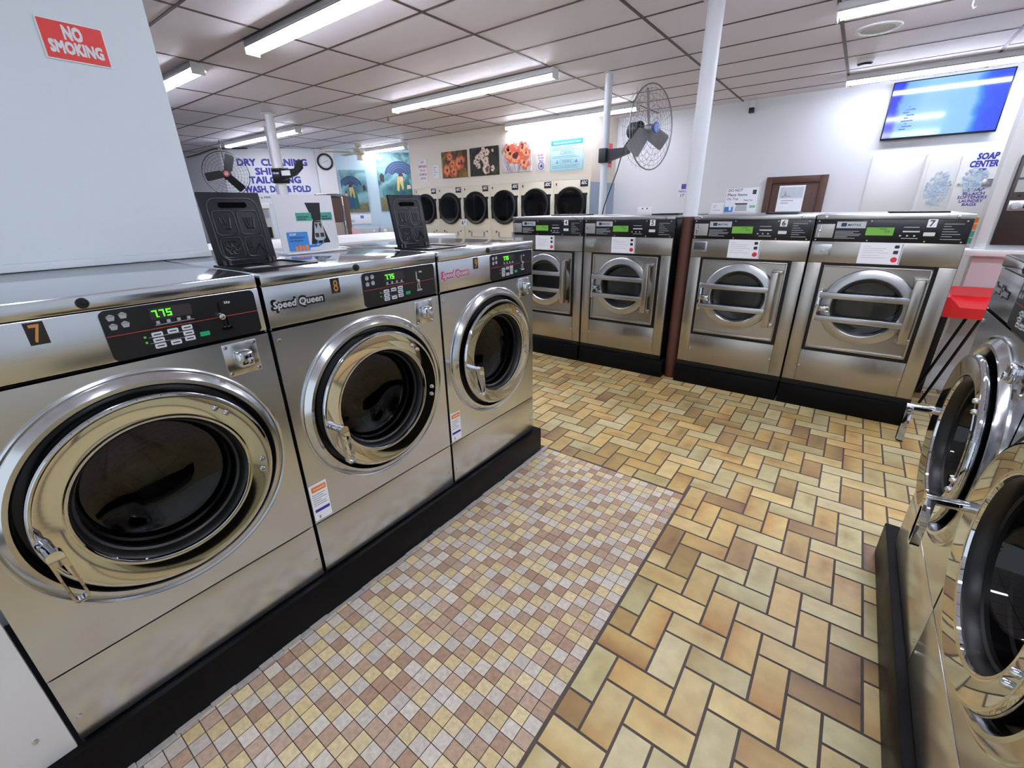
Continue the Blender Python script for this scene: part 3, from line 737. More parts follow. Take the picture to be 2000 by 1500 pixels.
# ---- things standing on the large washers
TZ = .16 + 1.258
t = thing('do_not_sign', 'white sign about placing no items, standing on the washer numeral 6', 'sign', (-1.045, 4.72, TZ + .002), 0)
s = MB(); s.T = Matrix.Rotation(-.05, 4, 'X'); s.rrect(0, .285, 0, .225, 0, .004, .015); cd = s.build('card', PAPER, t)
s = MB(); s.T = Matrix.Rotation(-.05, 4, 'X'); s.tube([(x, -.0003, z) for x, z in rr(.006, .279, .006, .219, .012)], .0012, 4, True); letters(s, [('DO NOT', .085, .195, .12, .024, .01), ('Place Items', .105, .158, .165, .024, .012), ('On Top', .07, .120, .095, .026, .012), ('Thank You', .20, .110, .075, .012)], 0); s.build('lettering', DARKT, cd)
s = MB(); s.T = Matrix.Rotation(-.05, 4, 'X'); s.rrect(.228, .258, .158, .195, -.0012, 0, .003); s.prism([(.09, .085), (.22, .085), (.205, .072), (.105, .072)], -.0012, 0); s.build('pictogram', DARKT, cd)
s = MB(); s.T = Matrix.Rotation(-.05, 4, 'X'); s.prism([(.10, .018), (.205, .018), (.195, .07), (.11, .07)], -.0012, 0); s.build('printed_machine', GREYM, cd)
s = MB(); s.T = Matrix.Rotation(-.05, 4, 'X'); s.box(.012, .085, -.0012, 0, .012, .055); s.build('blue_patch', BLUE, cd)
s = MB(); s.T = Matrix.Rotation(-.05, 4, 'X'); s.box(.215, .268, -.0012, 0, .045, .066); s.build('green_patch', mat('green_patch', (120, 190, 140), .5), cd)
s = MB(); s.box(.05, .07, .0, .06, 0, .1); s.box(.2, .22, .0, .06, 0, .1); s.build('easel_foot', PAPER, t)
t = thing('small_card', 'small white card beside the large do-not sign', 'card', (-1.13, 4.62, TZ), 0)
s = MB(); s.T = Matrix.Rotation(-.1, 4, 'X'); s.box(0, .105, 0, .003, 0, .095); s.build('card', PAPER, t)
s = MB(); s.T = Matrix.Rotation(-.1, 4, 'X'); lines(s, .02, .09, [.07, .055, .03], .004, 0, [.4, .3, .9]); s.build('print', GREYT, t)
t = thing('paper_sheet', 'white printed sheet in front of the brown door', 'paper', (-.63, 4.86, TZ + .01), 0)
s = MB(); s.T = Matrix.Rotation(-.06, 4, 'X'); s.box(0, .20, 0, .003, 0, .215); sh = s.build('sheet', PAPER, t)
s = MB(); s.T = Matrix.Rotation(-.06, 4, 'X'); s.box(.01, .19, -.001, 0, .11, .20); s.build('photo', mat('photo_grey', (190, 200, 206), .5, noise=.2, nscale=30), sh)
s = MB(); s.T = Matrix.Rotation(-.06, 4, 'X'); s.tube([(.03, -.001, .12), (.05, -.001, .13), (.055, -.001, .17), (.06, -.001, .13), (.1, -.001, .125)], .002, 5); lines(s, .03, .15, [.09, .07], .004, 0, [.8, .5]); s.build('print', DARKT, sh)

# ================================================================ dryers
def dryer(k, label, flag):
    t = thing('stacked_dryer', label, 'dryer', (-7.845 + .704 * k, 7.0, 0), 0, 'cream stacked dryers in the wall')
    W = .704
    s = MB(); s.box(.002, W - .002, 0, .06, .12, 1.925, .004); s.box(.002, W - .002, -.008, 0, .935, .945); s.box(.002, W - .002, -.006, 0, 1.118, 1.124); s.build('cabinet', DCREAM, t)
    s = MB(); s.box(.0, W, .02, .06, 0, .12); s.build('kick_plate', BLACK, t)
    for nm, z in (('upper_door', 1.522), ('lower_door', .49)):
        s = MB(); cx = .35
        a0 = math.asin(.195 / .30); n = 14; pts = []
        for i in range(n + 1): a = PI - a0 - (PI - 2 * a0) * i / n; pts.append((cx + .30 * math.cos(a), z + .30 * math.sin(a)))
        pts += [(.66, z + .195), (.66, z - .195)]
        for i in range(n + 1): a = -a0 - (PI - 2 * a0) * i / n; pts.append((cx + .30 * math.cos(a), z + .30 * math.sin(a)))
        pts += [(.045, z - .195), (.045, z + .195)]
        s.prism(pts[::-1], -.03, 0)
        s.lathe([(.30, -.028), (.295, -.05), (.28, -.058), (.25, -.05), (.235, -.044)], (cx, z), 48); d = s.build(nm, BLACK, t)
        s = MB(); s.lathe([(.24, -.045), (.15, -.052), (0, -.056)], (cx, z), 48); s.build('window', DGLASS, d)
        s = MB(); s.rrect(.655, .675, z - .19, z + .16, -.02, 0, .004, 2); s.build('door_handle', WHITE, d)
    for z in (1.868, ):
        s = MB(); s.box(.525, .665, -.006, 0, z - .055, z + .045); b = s.build('badge', BLACK, t)
        s = MB(); letters(s, [('ADC', .598, z + .005, .11, .05, .05, .25)], -.006, .001); s.build('badge_lettering', PAPER, b)
    s = MB(); s.rrect(.06, .075, 1.845, 1.885, -.008, 0, .005, 2); s.build('lamp', DARKT, t)
    s = MB()
    for q in (.17, .50): s.box(q, q + .045, -.004, 0, .985, 1.085)
    s.box(.20, .52, -.012, 0, .975, .992); s.build('coin_slots', GREYM, t)
    s = MB()
    for q in (.178, .508): lines(s, q, q + .03, [1.07, 1.05, 1.03, 1.01], .008, -.004)
    s.box(.12, .15, -.004, 0, 1.075, 1.1); s.box(.585, .615, -.004, 0, 1.075, 1.1); s.build('coin_slot_print', DARKT, t)
    s = MB(); s.box(.115, .135, -.003, 0, 1.06, 1.1); s.build('red_tag', REDT, t)
    s = MB(); s.box(.27, .45, -.004, 0, .84, .91); s.build('lower_sticker', mat('sticker_blue_grey', (190, 204, 214), .5), t)
names = ['stacked dryer at the far end, partly behind the open black lid', 'second stacked dryer from the far end of the wall', 'third stacked dryer, left of the small white tag', 'fourth stacked dryer, below the white blossom painting', 'fifth stacked dryer, below the orange and pink painting', 'stacked dryer nearest the blue grey wall, below the cyan sign']
for k, n in enumerate(names): dryer(k, n, 0)
t = thing('dryer_tag', 'small white tag with black print between two dryer doors', 'sign', (-6.51, 6.995, 1.19))
s = MB(); s.box(0, .15, -.004, 0, 0, .12); s.build('tag_card', PAPER, t)
s = MB(); letters(s, [('6', .04, .06, .04, .07, .05), ('B', .1, .075, .03, .04)], -.004); s.build('tag_print', NAVY, t)

# ---- pictures and notices on the bulkhead
def canvas_mat(name, cols, sc):
    m = bpy.data.materials.new(name); m.use_nodes = True; nt = m.node_tree; b = nt.nodes['Principled BSDF']
    tc = nt.nodes.new('ShaderNodeTexCoord'); nz = nt.nodes.new('ShaderNodeTexNoise'); cr = nt.nodes.new('ShaderNodeValToRGB')
    nz.inputs['Scale'].default_value = sc; nz.inputs['Detail'].default_value = 3; nz.inputs['Distortion'].default_value = 1.2
    nt.links.new(tc.outputs['Object'], nz.inputs[0]); nt.links.new(nz.outputs[0], cr.inputs[0]); nt.links.new(cr.outputs[0], b.inputs['Base Color'])
    e = cr.color_ramp.elements
    while len(e) < len(cols): e.new(.5)
    for i, c in enumerate(cols): e[i].position = .28 + .44 * i / (len(cols) - 1); e[i].color = lin(c)
    b.inputs['Roughness'].default_value = .6
    return m
def flower(s, x, z, r, mi_a, mi_b, mi_c, y, rg, n=5):
    for lay, (kr, mi) in enumerate(((1, mi_a), (.72, mi_b))):
        ph = rg.random() * 6
        for i in range(n):
            a = ph + 2 * PI * i / n; k = kr * rg.uniform(.85, 1.1)
            c = (x + .5 * k * r * math.cos(a), z + .5 * k * r * math.sin(a)); u = (math.cos(a), math.sin(a))
            pts = []
            for q in range(10):
                w = 2 * PI * q / 10; rag = rg.uniform(.82, 1.15); du, dv = .55 * k * r * math.cos(w) * rag, .48 * k * r * math.sin(w) * rag
                pts.append((c[0] + du * u[0] - dv * u[1], c[1] + du * u[1] + dv * u[0]))
            s.m(rg.choice((mi, mi, mi_a, mi_b, mi_b, mi_c)) if lay and rg.random() < .5 else mi); s.prism(pts, y - .0008 * (lay * n + i + 1), y - .0008 * (lay * n + i))
    s.m(mi_c); s.disc(x, z, r * .2, y - .012, y - .0001, 8)
def flower_painting(x0, x1, z0, z1, label, bg, pal, spots, seed):
    t = thing('flower_painting', label, 'painting', (x0, 7.0, z0), 0, 'flower canvases above the dryers')
    W, Hh = x1 - x0, z1 - z0; rg = random.Random(seed)
    s = MB(); s.box(0, W, -.03, -.001, 0, Hh, .002); c = s.build('canvas', bg, t)
    s = MB()
    s.m(3)
    for i in range(14):
        q = rg.random() * W * .8 + .1 * W; s.tube([(q, -.031, .02), (q + rg.uniform(-.06, .06), -.031, rg.uniform(.15, .4) * Hh)], .004, 4)
    for fx, fz, fr in spots: flower(s, fx * W, fz * Hh, fr * W, 0, 1, 2, -.031, rg)
    s.build('painted_flowers', pal, c)
OR1 = mat('petal_orange', (206, 92, 48), .6, noise=.25, nscale=40); OR2 = mat('petal_light_orange', (226, 140, 90), .6, noise=.25, nscale=40); MAR = mat('petal_maroon', (96, 30, 40), .6)
WH1 = mat('petal_blush', (214, 190, 178), .6, noise=.15, nscale=40); WH2 = mat('petal_white', (234, 220, 206), .6); YEC = mat('petal_core', (120, 80, 50), .6)
PK1 = mat('petal_coral', (232, 110, 80), .6, noise=.2, nscale=40); PK2 = mat('petal_peach', (250, 176, 130), .6, noise=.2, nscale=40)
STEM = mat('stem_green', (70, 90, 60), .7); STEMG = mat('stem_grey', (120, 130, 130), .7)
flower_painting(-6.925, -6.265, 2.088, 2.555, 'dark canvas of rust orange flowers, smallest of the flower pictures', canvas_mat('canvas_olive', [(40, 40, 40), (84, 60, 44), (150, 116, 50), (60, 70, 56)], 3.5), [OR1, OR2, MAR, STEM], [(.72, .52, .2), (.35, .80, .13), (.22, .30, .2), (.45, .52, .14), (.5, .22, .16), (.82, .62, .14)], 1)
flower_painting(-6.175, -5.485, 2.088, 2.562, 'black canvas of white blossoms, centre of the flower pictures', canvas_mat('canvas_black', [(14, 18, 20), (24, 26, 28), (50, 44, 34), (30, 40, 40)], 3), [WH1, WH2, YEC, STEM], [(.5, .9, .08), (.62, .8, .1), (.42, .76, .08), (.34, .66, .09), (.28, .58, .11), (.2, .5, .07), (.5, .62, .11), (.58, .5, .12), (.3, .36, .09), (.58, .22, .15), (.8, .22, .08), (.82, .84, .04)], 2)
flower_painting(-5.40, -4.765, 2.10, 2.565, 'pale canvas of large coral and orange poppies', canvas_mat('canvas_pale', [(120, 120, 130), (200, 190, 196), (230, 220, 226), (170, 160, 168)], 4), [PK1, PK2, MAR, STEMG], [(.3, .65, .22), (.5, .5, .2), (.2, .82, .13), (.72, .8, .17), (.85, .62, .13), (.78, .3, .17), (.48, .9, .08)], 4)

def board(name, label, cat, loc, rz, W, Hh, m, d=.006, group=None):
    t = thing(name, label, cat, loc, rz, group)
    s = MB(); s.box(0, W, -d, -.001, 0, Hh, .001); return t, s.build('board', m, t)
t, b = board('dryer_instructions', 'white sign with cyan border and heading above the end dryer', 'sign', (-4.40, 7.0, 2.065), 0, .65, .475, mat('pale_cyan', (206, 238, 244), .4))
s = MB(); s.box(.03, .62, -.008, -.006, .385, .45); s.build('heading_band', CYAN, b)
s = MB(); letters(s, [('VARIABLE DRYING INSTRUCTIONS', .325, .417, .52, .032, .02)], -.008, .001); s.build('heading_lettering', PAPER, b)
s = MB()
s.tube([(x, -.007, z) for x, z in rr(.015, .635, .015, .46, .01)], .003, 4, True)
for a in ((.22, .46, .25, .295), (.20, .46, .115, .17)): s.tube([(x, -.007, z) for x, z in rr(*a, .004)], .003, 4, True)
letters(s, [('CAUTION', .34, .272, .16, .026, .02), ('WARNING', .33, .142, .18, .032, .03)], -.006)
for q in (.15, .51): s.prism([(q - .03, .115), (q + .03, .115), (q, .172)], -.008, -.006)
lines(s, .05, .6, [.355, .335, .315, .22, .20, .085, .065, .045], .006, -.006, [.9, .7, .95, .8, .9, .95, .85, .9]); s.build('print', mat('cyan_print', (70, 170, 196), .5), b)
t, b = board('no_pets_sign', 'small white notice with a purple ringed pictogram beside the cyan sign', 'sign', (-4.67, 7.0, 2.09), 0, .19, .30, PAPER)
s = MB(); s.tube([(.1 + .055 * math.cos(q * PI / 10), -.007, .08 + .055 * math.sin(q * PI / 10)) for q in range(20)], .006, 5, True); s.prism([(.07, .06), (.13, .05), (.12, .11), (.09, .09)], -.008, -.006); letters(s, [('DRY ONLY', .1, .20, .12, .03, .03), ('PETS', .1, .155, .08, .025, .03)], -.006); s.build('pictogram', mat('purple_ink', (80, 60, 130), .5), b)
s = MB(); letters(s, [('DO NOT', .09, .245, .13, .03, .04)], -.006); s.build('red_print', REDT, b)
t, b = board('lost_articles_sign', 'narrow white notice in red lettering about damaged articles', 'sign', (-7.65, 7.0, 2.05), 0, .27, .43, PAPER)
s = MB(); letters(s, [('RESPONSIBLE', .135, .295, .235, .045, .03), ('OR DAMAGED', .135, .145, .22, .045, .03), ('FOR LOST', .135, .22, .16, .04, .03)], -.006); s.build('red_lettering', REDT, b)
s = MB(); letters(s, [('NOT', .135, .37, .09, .045, .02), ('ARTICLES', .135, .07, .16, .04, .02)], -.006); s.build('dark_lettering', mat('plum_ink', (110, 50, 60), .6), b)
t, b = board('price_list', 'plain white sheet beside the lost articles notice', 'paper', (-7.225, 7.0, 2.10), 0, .18, .25, PAPER)
s = MB(); lines(s, .03, .15, [.2, .155, .115, .07], .012, -.006, [.7, .5, .8, .4]); s.build('print', GREYT, b)
# things on the side of the bulkhead
t = thing('emergency_light', 'small twin headed emergency light by the thin column', 'light', (-3.60, 7.45, 2.42), -PI / 2)
s = MB(); s.box(-.09, .09, -.05, 0, -.05, .05, .006); s.build('case', WHITE, t)
for q in (-.11, .11):
    s = MB(); s.lathe([(0, -.10), (.035, -.10), (.045, -.09), (.03, -.05), (0, -.045)], (q, .07), 16); s.build('lamp_head', GREYM, t)
t, b = board('red_notice', 'narrow red notice on the wall behind the thin column', 'sign', (-3.60, 7.72, 2.12), -PI / 2, .2, .36, REDS)
s = MB(); lines(s, .03, .17, [.3, .25, .2, .15, .1], .02, -.006, [.9, .6, 1]); s.build('print', PAPER, b)

# ================================================================ back wall things
t = thing('television', 'wide screen television showing blue picture on the white wall', 'television', (0, 7.84, 2.205))
s = MB(); s.box(0, 1.035, -.03, .02, 0, .62, .006); s.box(.3, .73, .02, .058, .15, .45); tvc = s.build('case', BLACK, t)
def tvmat():
    m = bpy.data.materials.new('tv_picture'); m.use_nodes = True; nt = m.node_tree; b = nt.nodes['Principled BSDF']
    tc = nt.nodes.new('ShaderNodeTexCoord'); sp = nt.nodes.new('ShaderNodeSeparateXYZ'); cr = nt.nodes.new('ShaderNodeValToRGB'); nz = nt.nodes.new('ShaderNodeTexNoise')
    ad = nt.nodes.new('ShaderNodeMath'); ad.operation = 'MULTIPLY_ADD'; ad.inputs[1].default_value = .16
    nt.links.new(tc.outputs['Object'], nz.inputs[0]); nz.inputs['Scale'].default_value = 7; nz.inputs['Detail'].default_value = 3
    nt.links.new(tc.outputs['Object'], sp.inputs[0]); nt.links.new(nz.outputs[0], ad.inputs[0]); nt.links.new(sp.outputs[0], ad.inputs[2]); nt.links.new(ad.outputs[0], cr.inputs[0])
    e = cr.color_ramp.elements
    for p, c in ((.0, (40, 56, 214)), (.17, (54, 70, 224)), (.22, (120, 170, 252)), (.45, (146, 196, 255)), (.82, (136, 188, 255)), (.87, (80, 150, 244)), (.93, (48, 96, 240)), (1, (52, 80, 236))):
        if p == 0: q = e[0]
        elif p == 1: q = e[-1]
        else: q = e.new(p)
        q.position = p; q.color = lin(c)
    nt.links.new(cr.outputs[0], b.inputs['Emission Color']); b.inputs['Emission Strength'].default_value = 1.05
    b.inputs['Base Color'].default_value = (.01, .01, .02, 1); b.inputs['Roughness'].default_value = .08
    return m
s = MB(); s.box(.012, 1.023, -.032, -.03, .02, .608); s.build('screen', tvmat(), tvc)
s = MB()
for i in range(9): s.box(.16 + .02 * (i % 3), .22 + .05 * (i % 2), -.0328, -.032, .10 + .03 * i, .112 + .03 * i)
s.build('picture_text', mat('tv_dark_blue', (30, 60, 170), .3, emit=.5), tvc)

t = thing('soap_vending_machine', 'white soap vending cabinet lettered SOAP CENTER below the television', 'vending machine', (.50, 7.58, 0))
s = MB(); s.box(0, .655, 0, .318, 0, 2.02, .006); body = s.build('cabinet', WHITE, t)
s = MB(); s.box(.03, .30, -.006, 0, .9, 1.97, .003); d1 = s.build('door', WHITE, t)
def foam(s, cx, cz, w, h, seed):
    rg = random.Random(seed)
    for i in range(260):
        a = rg.random() * 2 * PI; r = rg.random() ** .8; q = rg.uniform(.004, .014)
        s.m(rg.choice((0, 0, 1, 2))); s.disc(cx + r * w * math.cos(a), cz + r * h * math.sin(a), q, -.0075 - .00002 * i, -.006, 7)
FO = [mat('foam_blue', (196, 216, 232), .5), mat('foam_pale', (210, 224, 234), .5), mat('foam_deep', (170, 198, 224), .5)]
s = MB(); foam(s, .17, 1.62, .11, .19, 1); s.build('foam_picture', FO, d1)
s = MB(); s.box(.31, .64, -.006, 0, .9, 1.97, .003); d2 = s.build('front_panel', WHITE, t)
s = MB(); foam(s, .47, 1.70, .11, .14, 2); s.build('foam_picture', FO, d2)
s = MB(); letters(s, [('SOAP', .515, 1.945, .17, .062, .05, .1), ('CENTER', .50, 1.868, .225, .062, .05, .1), ('SOAP', .505, 1.600, .14, .034, .03), ('BLEACH', .498, 1.560, .18, .034, .03), ('SOFTENERS', .494, 1.520, .245, .034, .03), ('LAUNDRY', .494, 1.480, .20, .034, .03), ('BAGS', .49, 1.442, .12, .03, .03)], -.006); s.box(.47, .535, -.008, -.006, 1.80, 1.82); s.build('lettering', NAVY, d2)
s = MB(); s.box(.54, .62, -.012, -.006, 1.63, 1.71, .002); s.build('coin_plate', ALU, d2)
s = MB(); s.lathe([(0, -.02), (.01, -.018), (.012, -.006)], (.59, 1.665), 10); s.lathe([(0, -.012), (.012, -.01), (.012, 0)], (.275, 1.66), 10); s.lathe([(0, -.014), (.012, -.012), (.012, -.006)], (.345, 1.66), 10); s.build('knobs', GREYT, d2)
for z, m, l in ((1.24, ORANGE, 'a'), (1.165, ORANGE, 'b'), (1.09, TEAL, 'c'), (1.01, TEAL, 'd')):
    s = MB(); s.box(.57, .645, -.012, -.006, z, z + .06); s.build('product_label', m, d2)
t = thing('wall_panel', 'blank white board on the wall under the television', 'panel', (-.02, 7.9, 1.05))
s = MB(); s.box(0, .53, -.02, -.001, 0, .98, .002); s.build('board', WHITE, t)

t = thing('security_camera', 'small white security camera under the ceiling on the back wall', 'camera', (-1.55, 7.9, 2.76))
s = MB(); s.box(-.03, .03, -.06, 0, .0, .09, .006); s.build('mount', WHITE, t)
s = MB(); s.box(-.035, .03, -.09, -.03, -.06, .005, .006); s.build('body', BLACK, t)
t = thing('wall_outlets', 'white twin outlet plate low on the back wall behind numeral 5', 'outlet', (-3.14, 7.9, 1.36))
s = MB(); s.box(0, .26, -.012, 0, 0, .12, .003); s.build('plate', PAPER, t)
s = MB(); s.disc(.09, .095, .012, -.015, -.012); s.disc(.17, .095, .012, -.015, -.012); s.build('sockets', DARKT, t)
t = thing('number_sign', 'small white notice with a purple square and number 17', 'sign', (-2.49, 7.9, 1.62))
s = MB(); s.box(0, .16, -.004, 0, 0, .2); b = s.build('board', WHITEP, t)
s = MB(); s.box(.06, .14, -.006, -.004, .12, .195); letters(s, [('TRIPLE', .08, .085, .13, .03), ('17', .09, .025, .06, .045)], -.004); s.build('print', mat('violet_ink', (70, 60, 150), .5), b)

# ---- changer in the partition and red bench below
t = thing('coin_changer', 'dark brown coin changer set in the partition above the white ledge', 'change machine', (.826, 4.9, 1.18))
s = MB(); s.box(0, .42, -.04, .0, 0, .60, .004); c = s.build('cabinet', mat('changer_brown', (46, 32, 30), .4), t)
s = MB(); s.box(.02, .40, -.044, -.04, .455, .58); s.box(.02, .40, -.044, -.04, .36, .44); pl = s.build('instruction_plate', mat('changer_plate', (168, 168, 166), .4, .4), c)
s = MB(); letters(s, [('CHANGE', .17, .505, .20, .04, .02), ('$1.00', .13, .41, .12, .024), ('QUARTERS', .16, .378, .16, .02)], -.044); s.build('lettering', DARKT, pl)
s = MB(); s.box(.012, .40, -.05, -.04, .235, .305, .003); s.build('coin_bar', ALU, c)
s = MB(); s.lathe([(0, -.066), (.022, -.064), (.026, -.05)], (.05, .27), 20); s.box(.03, .07, -.07, -.064, .268, .273); s.build('knob', SILVER, c)
s = MB(); s.box(.09, .15, -.053, -.05, .252, .29); s.rrect(.045, .06, .33, .345, -.045, -.04, .003, 2); s.build('slots', BLACK, c)

t = thing('bench', 'red moulded bench on black legs against the grey wall', 'bench', (.60, 4.42, 0))
s = MB(); s.T = Matrix.Translation((0, 0, .70))
prof = [(.0, .0), (.0, .075), (.10, .085), (.35, .085), (.42, .10), (.455, .165), (.475, .165), (.475, .0)]      # (y, z) seat section
def sect(x, k):
    return [s.v((x, y, z * k if z < .1 else z)) for y, z in prof]
xs = [(.0, 1.9), (.05, 1.9), (.115, 1.0), (.62, 1.0), (.68, 1.9), (.74, 1.9)]
rings = [sect(*q) for q in xs]
for A, B in zip(rings, rings[1:]): s.skin(A, B)
s.face(rings[0]); s.face(rings[-1][::-1])
s.build('seat', RED, t)
for a, b in (((.245, .03, .70), (.09, .04, 0)), ((.185, .08, .70), (.03, .10, 0)), ((.68, .06, .70), (.52, .06, 0))):
    s = MB(); s.tube([a, b], .010, 8); s.build('leg', BLACK, t)
s = MB(); s.box(.07, .12, .30, .34, 0, .70, .004); s.build('leg', BLACK, t)

# ================================================================ fans
def fan(name, label, loc, rz, Rr, wire, blade, badge, group, ph=1.25, nw=28):
    t = thing(name, label, 'fan', loc, rz, group)
    s = MB()
    def prof(u): return -.035 - .055 * (1 - u * u)
    for sg in (1, -1):
        for k in (.22, .36, .5, .64, .78, .9, 1.0):
            if sg == -1 and k == 1.0: continue
            yy = prof(k) if sg == 1 else -prof(k) + .03
            s.tube([(k * Rr * math.cos(2 * PI * i / 40), yy, k * Rr * math.sin(2 * PI * i / 40)) for i in range(40)], .0017 if k < 1 else .007, 5, True)
        for i in range(nw):
            a = 2 * PI * i / nw
            s.tube([(k * Rr * math.cos(a), (prof(k) if sg == 1 else -prof(k) + .03), k * Rr * math.sin(a)) for k in (.12, .4, .7, .9, 1.0)], .0013, 4)
    s.build('cage', wire, t)
    for i in range(3):
        s = MB(); a = 2 * PI * i / 3 + ph
        s.T = Matrix.Rotation(-a, 4, 'Y') @ Matrix.Rotation(.45, 4, 'X')
        s.prism([(.04, -.035), (.22 * Rr, -.095), (.86 * Rr, -.1), (.92 * Rr, -.07), (.92 * Rr, .055), (.86 * Rr, .07), (.22 * Rr, .06), (.04, .035)], -.004, .004); s.build('blade', blade, t)
    s = MB(); s.lathe([(0, -.06), (.04, -.055), (.045, 0), (.04, .03)], (0, 0), 24); s.build('hub', blade, t)
    s = MB(); s.lathe([(0, -.100), (.05, -.098), (.056, -.088)], (0, 0), 24); bd = s.build('badge', badge, t)
    s = MB(); s.tube([(.022 * math.cos(2 * PI * i / 16), -.101, .022 * math.sin(2 * PI * i / 16)) for i in range(16)], .003, 4, True); s.tube([(-.012, -.101, .008), (.012, -.101, -.008)], .003, 4); s.build('badge_mark', PAPER, bd)
    s = MB(); s.lathe([(0, .25), (.06, .25), (.085, .22), (.085, .10), (.05, .08), (0, .08)], (0, 0), 28); s.box(-.05, .05, .09, .21, -.1, .0, .006); s.build('motor', WIREB, t)
    return t
t = fan('wall_fan', 'grey caged fan with blue hub badge on the thin white column', (-2.03, 5.23, 2.275), math.radians(78), .405, WIRE, BLADEG, mat('blue_badge', (24, 84, 190), .35), 'caged fans', 1.8)
s = MB(); s.T = Matrix.Rotation(-math.radians(78), 4, 'Z')          # bracket from the column, in room directions
s.box(-.56, -.47, -.05, .12, -.30, -.15, .004); s.prism([(-.47, -.16), (-.47, -.29), (-.22, -.22), (-.16, -.08), (-.20, -.06), (-.26, -.16)], -.01, .06)
s.build('bracket', mat('dark_bracket', (52, 52, 56), .4, .5), t)
s = MB(); s.T = Matrix.Rotation(-math.radians(78), 4, 'Z'); s.tube([(-.2, .03, -.05), (-.27, 0, -.15), (-.33, -.02, -.4), (-.46, -.02, -.75), (-.50, -.02, -.92)], .006, 6); s.build('cord', BLACK, t)
t = fan('hanging_fan', 'black caged fan hanging from the ceiling before the DRY CLEANING sign', (-10.40, 4.36, 2.25), math.radians(66), .405, WIREB, mat('black_blade', (24, 25, 28), .5), mat('red_badge', (160, 70, 70), .4), 'caged fans')
s = MB(); s.cyl((0, .16, .05), (0, .16, .62), .008, 10); s.build('drop_rod', WIREB, t)
t = thing('fan_bracket', 'black empty bracket clamped on the thick white column', 'bracket', (-7.35, 3.86, 2.06), math.radians(20))
s = MB(); s.box(-.08, .08, -.09, .09, -.13, .0, .006); s.box(-.08, .08, -.09, .09, .03, .08, .006); s.build('clamp', BLACK, t)
s = MB(); s.prism([(.06, -.11), (.07, .05), (.36, .06), (.43, .17), (.50, .17), (.49, .06), (.36, -.03)], -.10, -.05); ar = s.build('arm', BLACK, t)
s = MB(); s.box(.12, .28, -.104, -.1, -.03, .04); s.build('white_label', PAPER, ar)

# ================================================================ far end
def slant(name, label, cat, sv, z, off=.002, group=None):
    return thing(name, label, cat, on_slant(sv, z, off), SWA, group)
t = slant('dry_cleaning_sign', 'large white board with blue DRY CLEANING lettering on the far wall', 'sign', .15, 1.70)
s = MB(); s.box(0, 1.78, -.02, 0, 0, 1.12, .003); b = s.build('board', PAPER, t)
s = MB(); letters(s, [('DRY  CLEANING', .86, .885, 1.46, .135, .055), ('SHIRTS', .82, .70, .70, .135, .055), ('TAILORING', .85, .52, 1.08, .135, .055), ('WASH, DRY & FOLD', .87, .315, 1.42, .15, .055)], -.02); s.build('lettering', NAVY, b)
s = MB(); letters(s, [('99 ¢ PER LB. 10 LB. MINIMUM', .92, .145, 1.15, .05, .02)], -.02); s.build('price_lettering', DARKT, b)
t = slant('wall_clock', 'round white wall clock with thick black rim', 'clock', 2.15, 2.60, .035)
s = MB(); s.lathe([(.135, -.01), (.14, -.045), (.165, -.05), (.178, -.03), (.178, 0)], (0, 0), 40); s.build('rim', BLACK, t)
s = MB(); s.lathe([(0, -.012), (.138, -.012)], (0, 0), 40); f = s.build('dial', PAPER, t)
s = MB(); s.tube([(0, -.015, 0), (.06, -.015, .03)], .004, 4); s.tube([(0, -.015, 0), (-.08, -.015, -.03)], .003, 4)
for k in range(12): s.tube([(.11 * math.cos(k * PI / 6), -.014, .11 * math.sin(k * PI / 6)), (.125 * math.cos(k * PI / 6), -.014, .125 * math.sin(k * PI / 6))], .003, 4)
s.build('hands', DARKT, f)

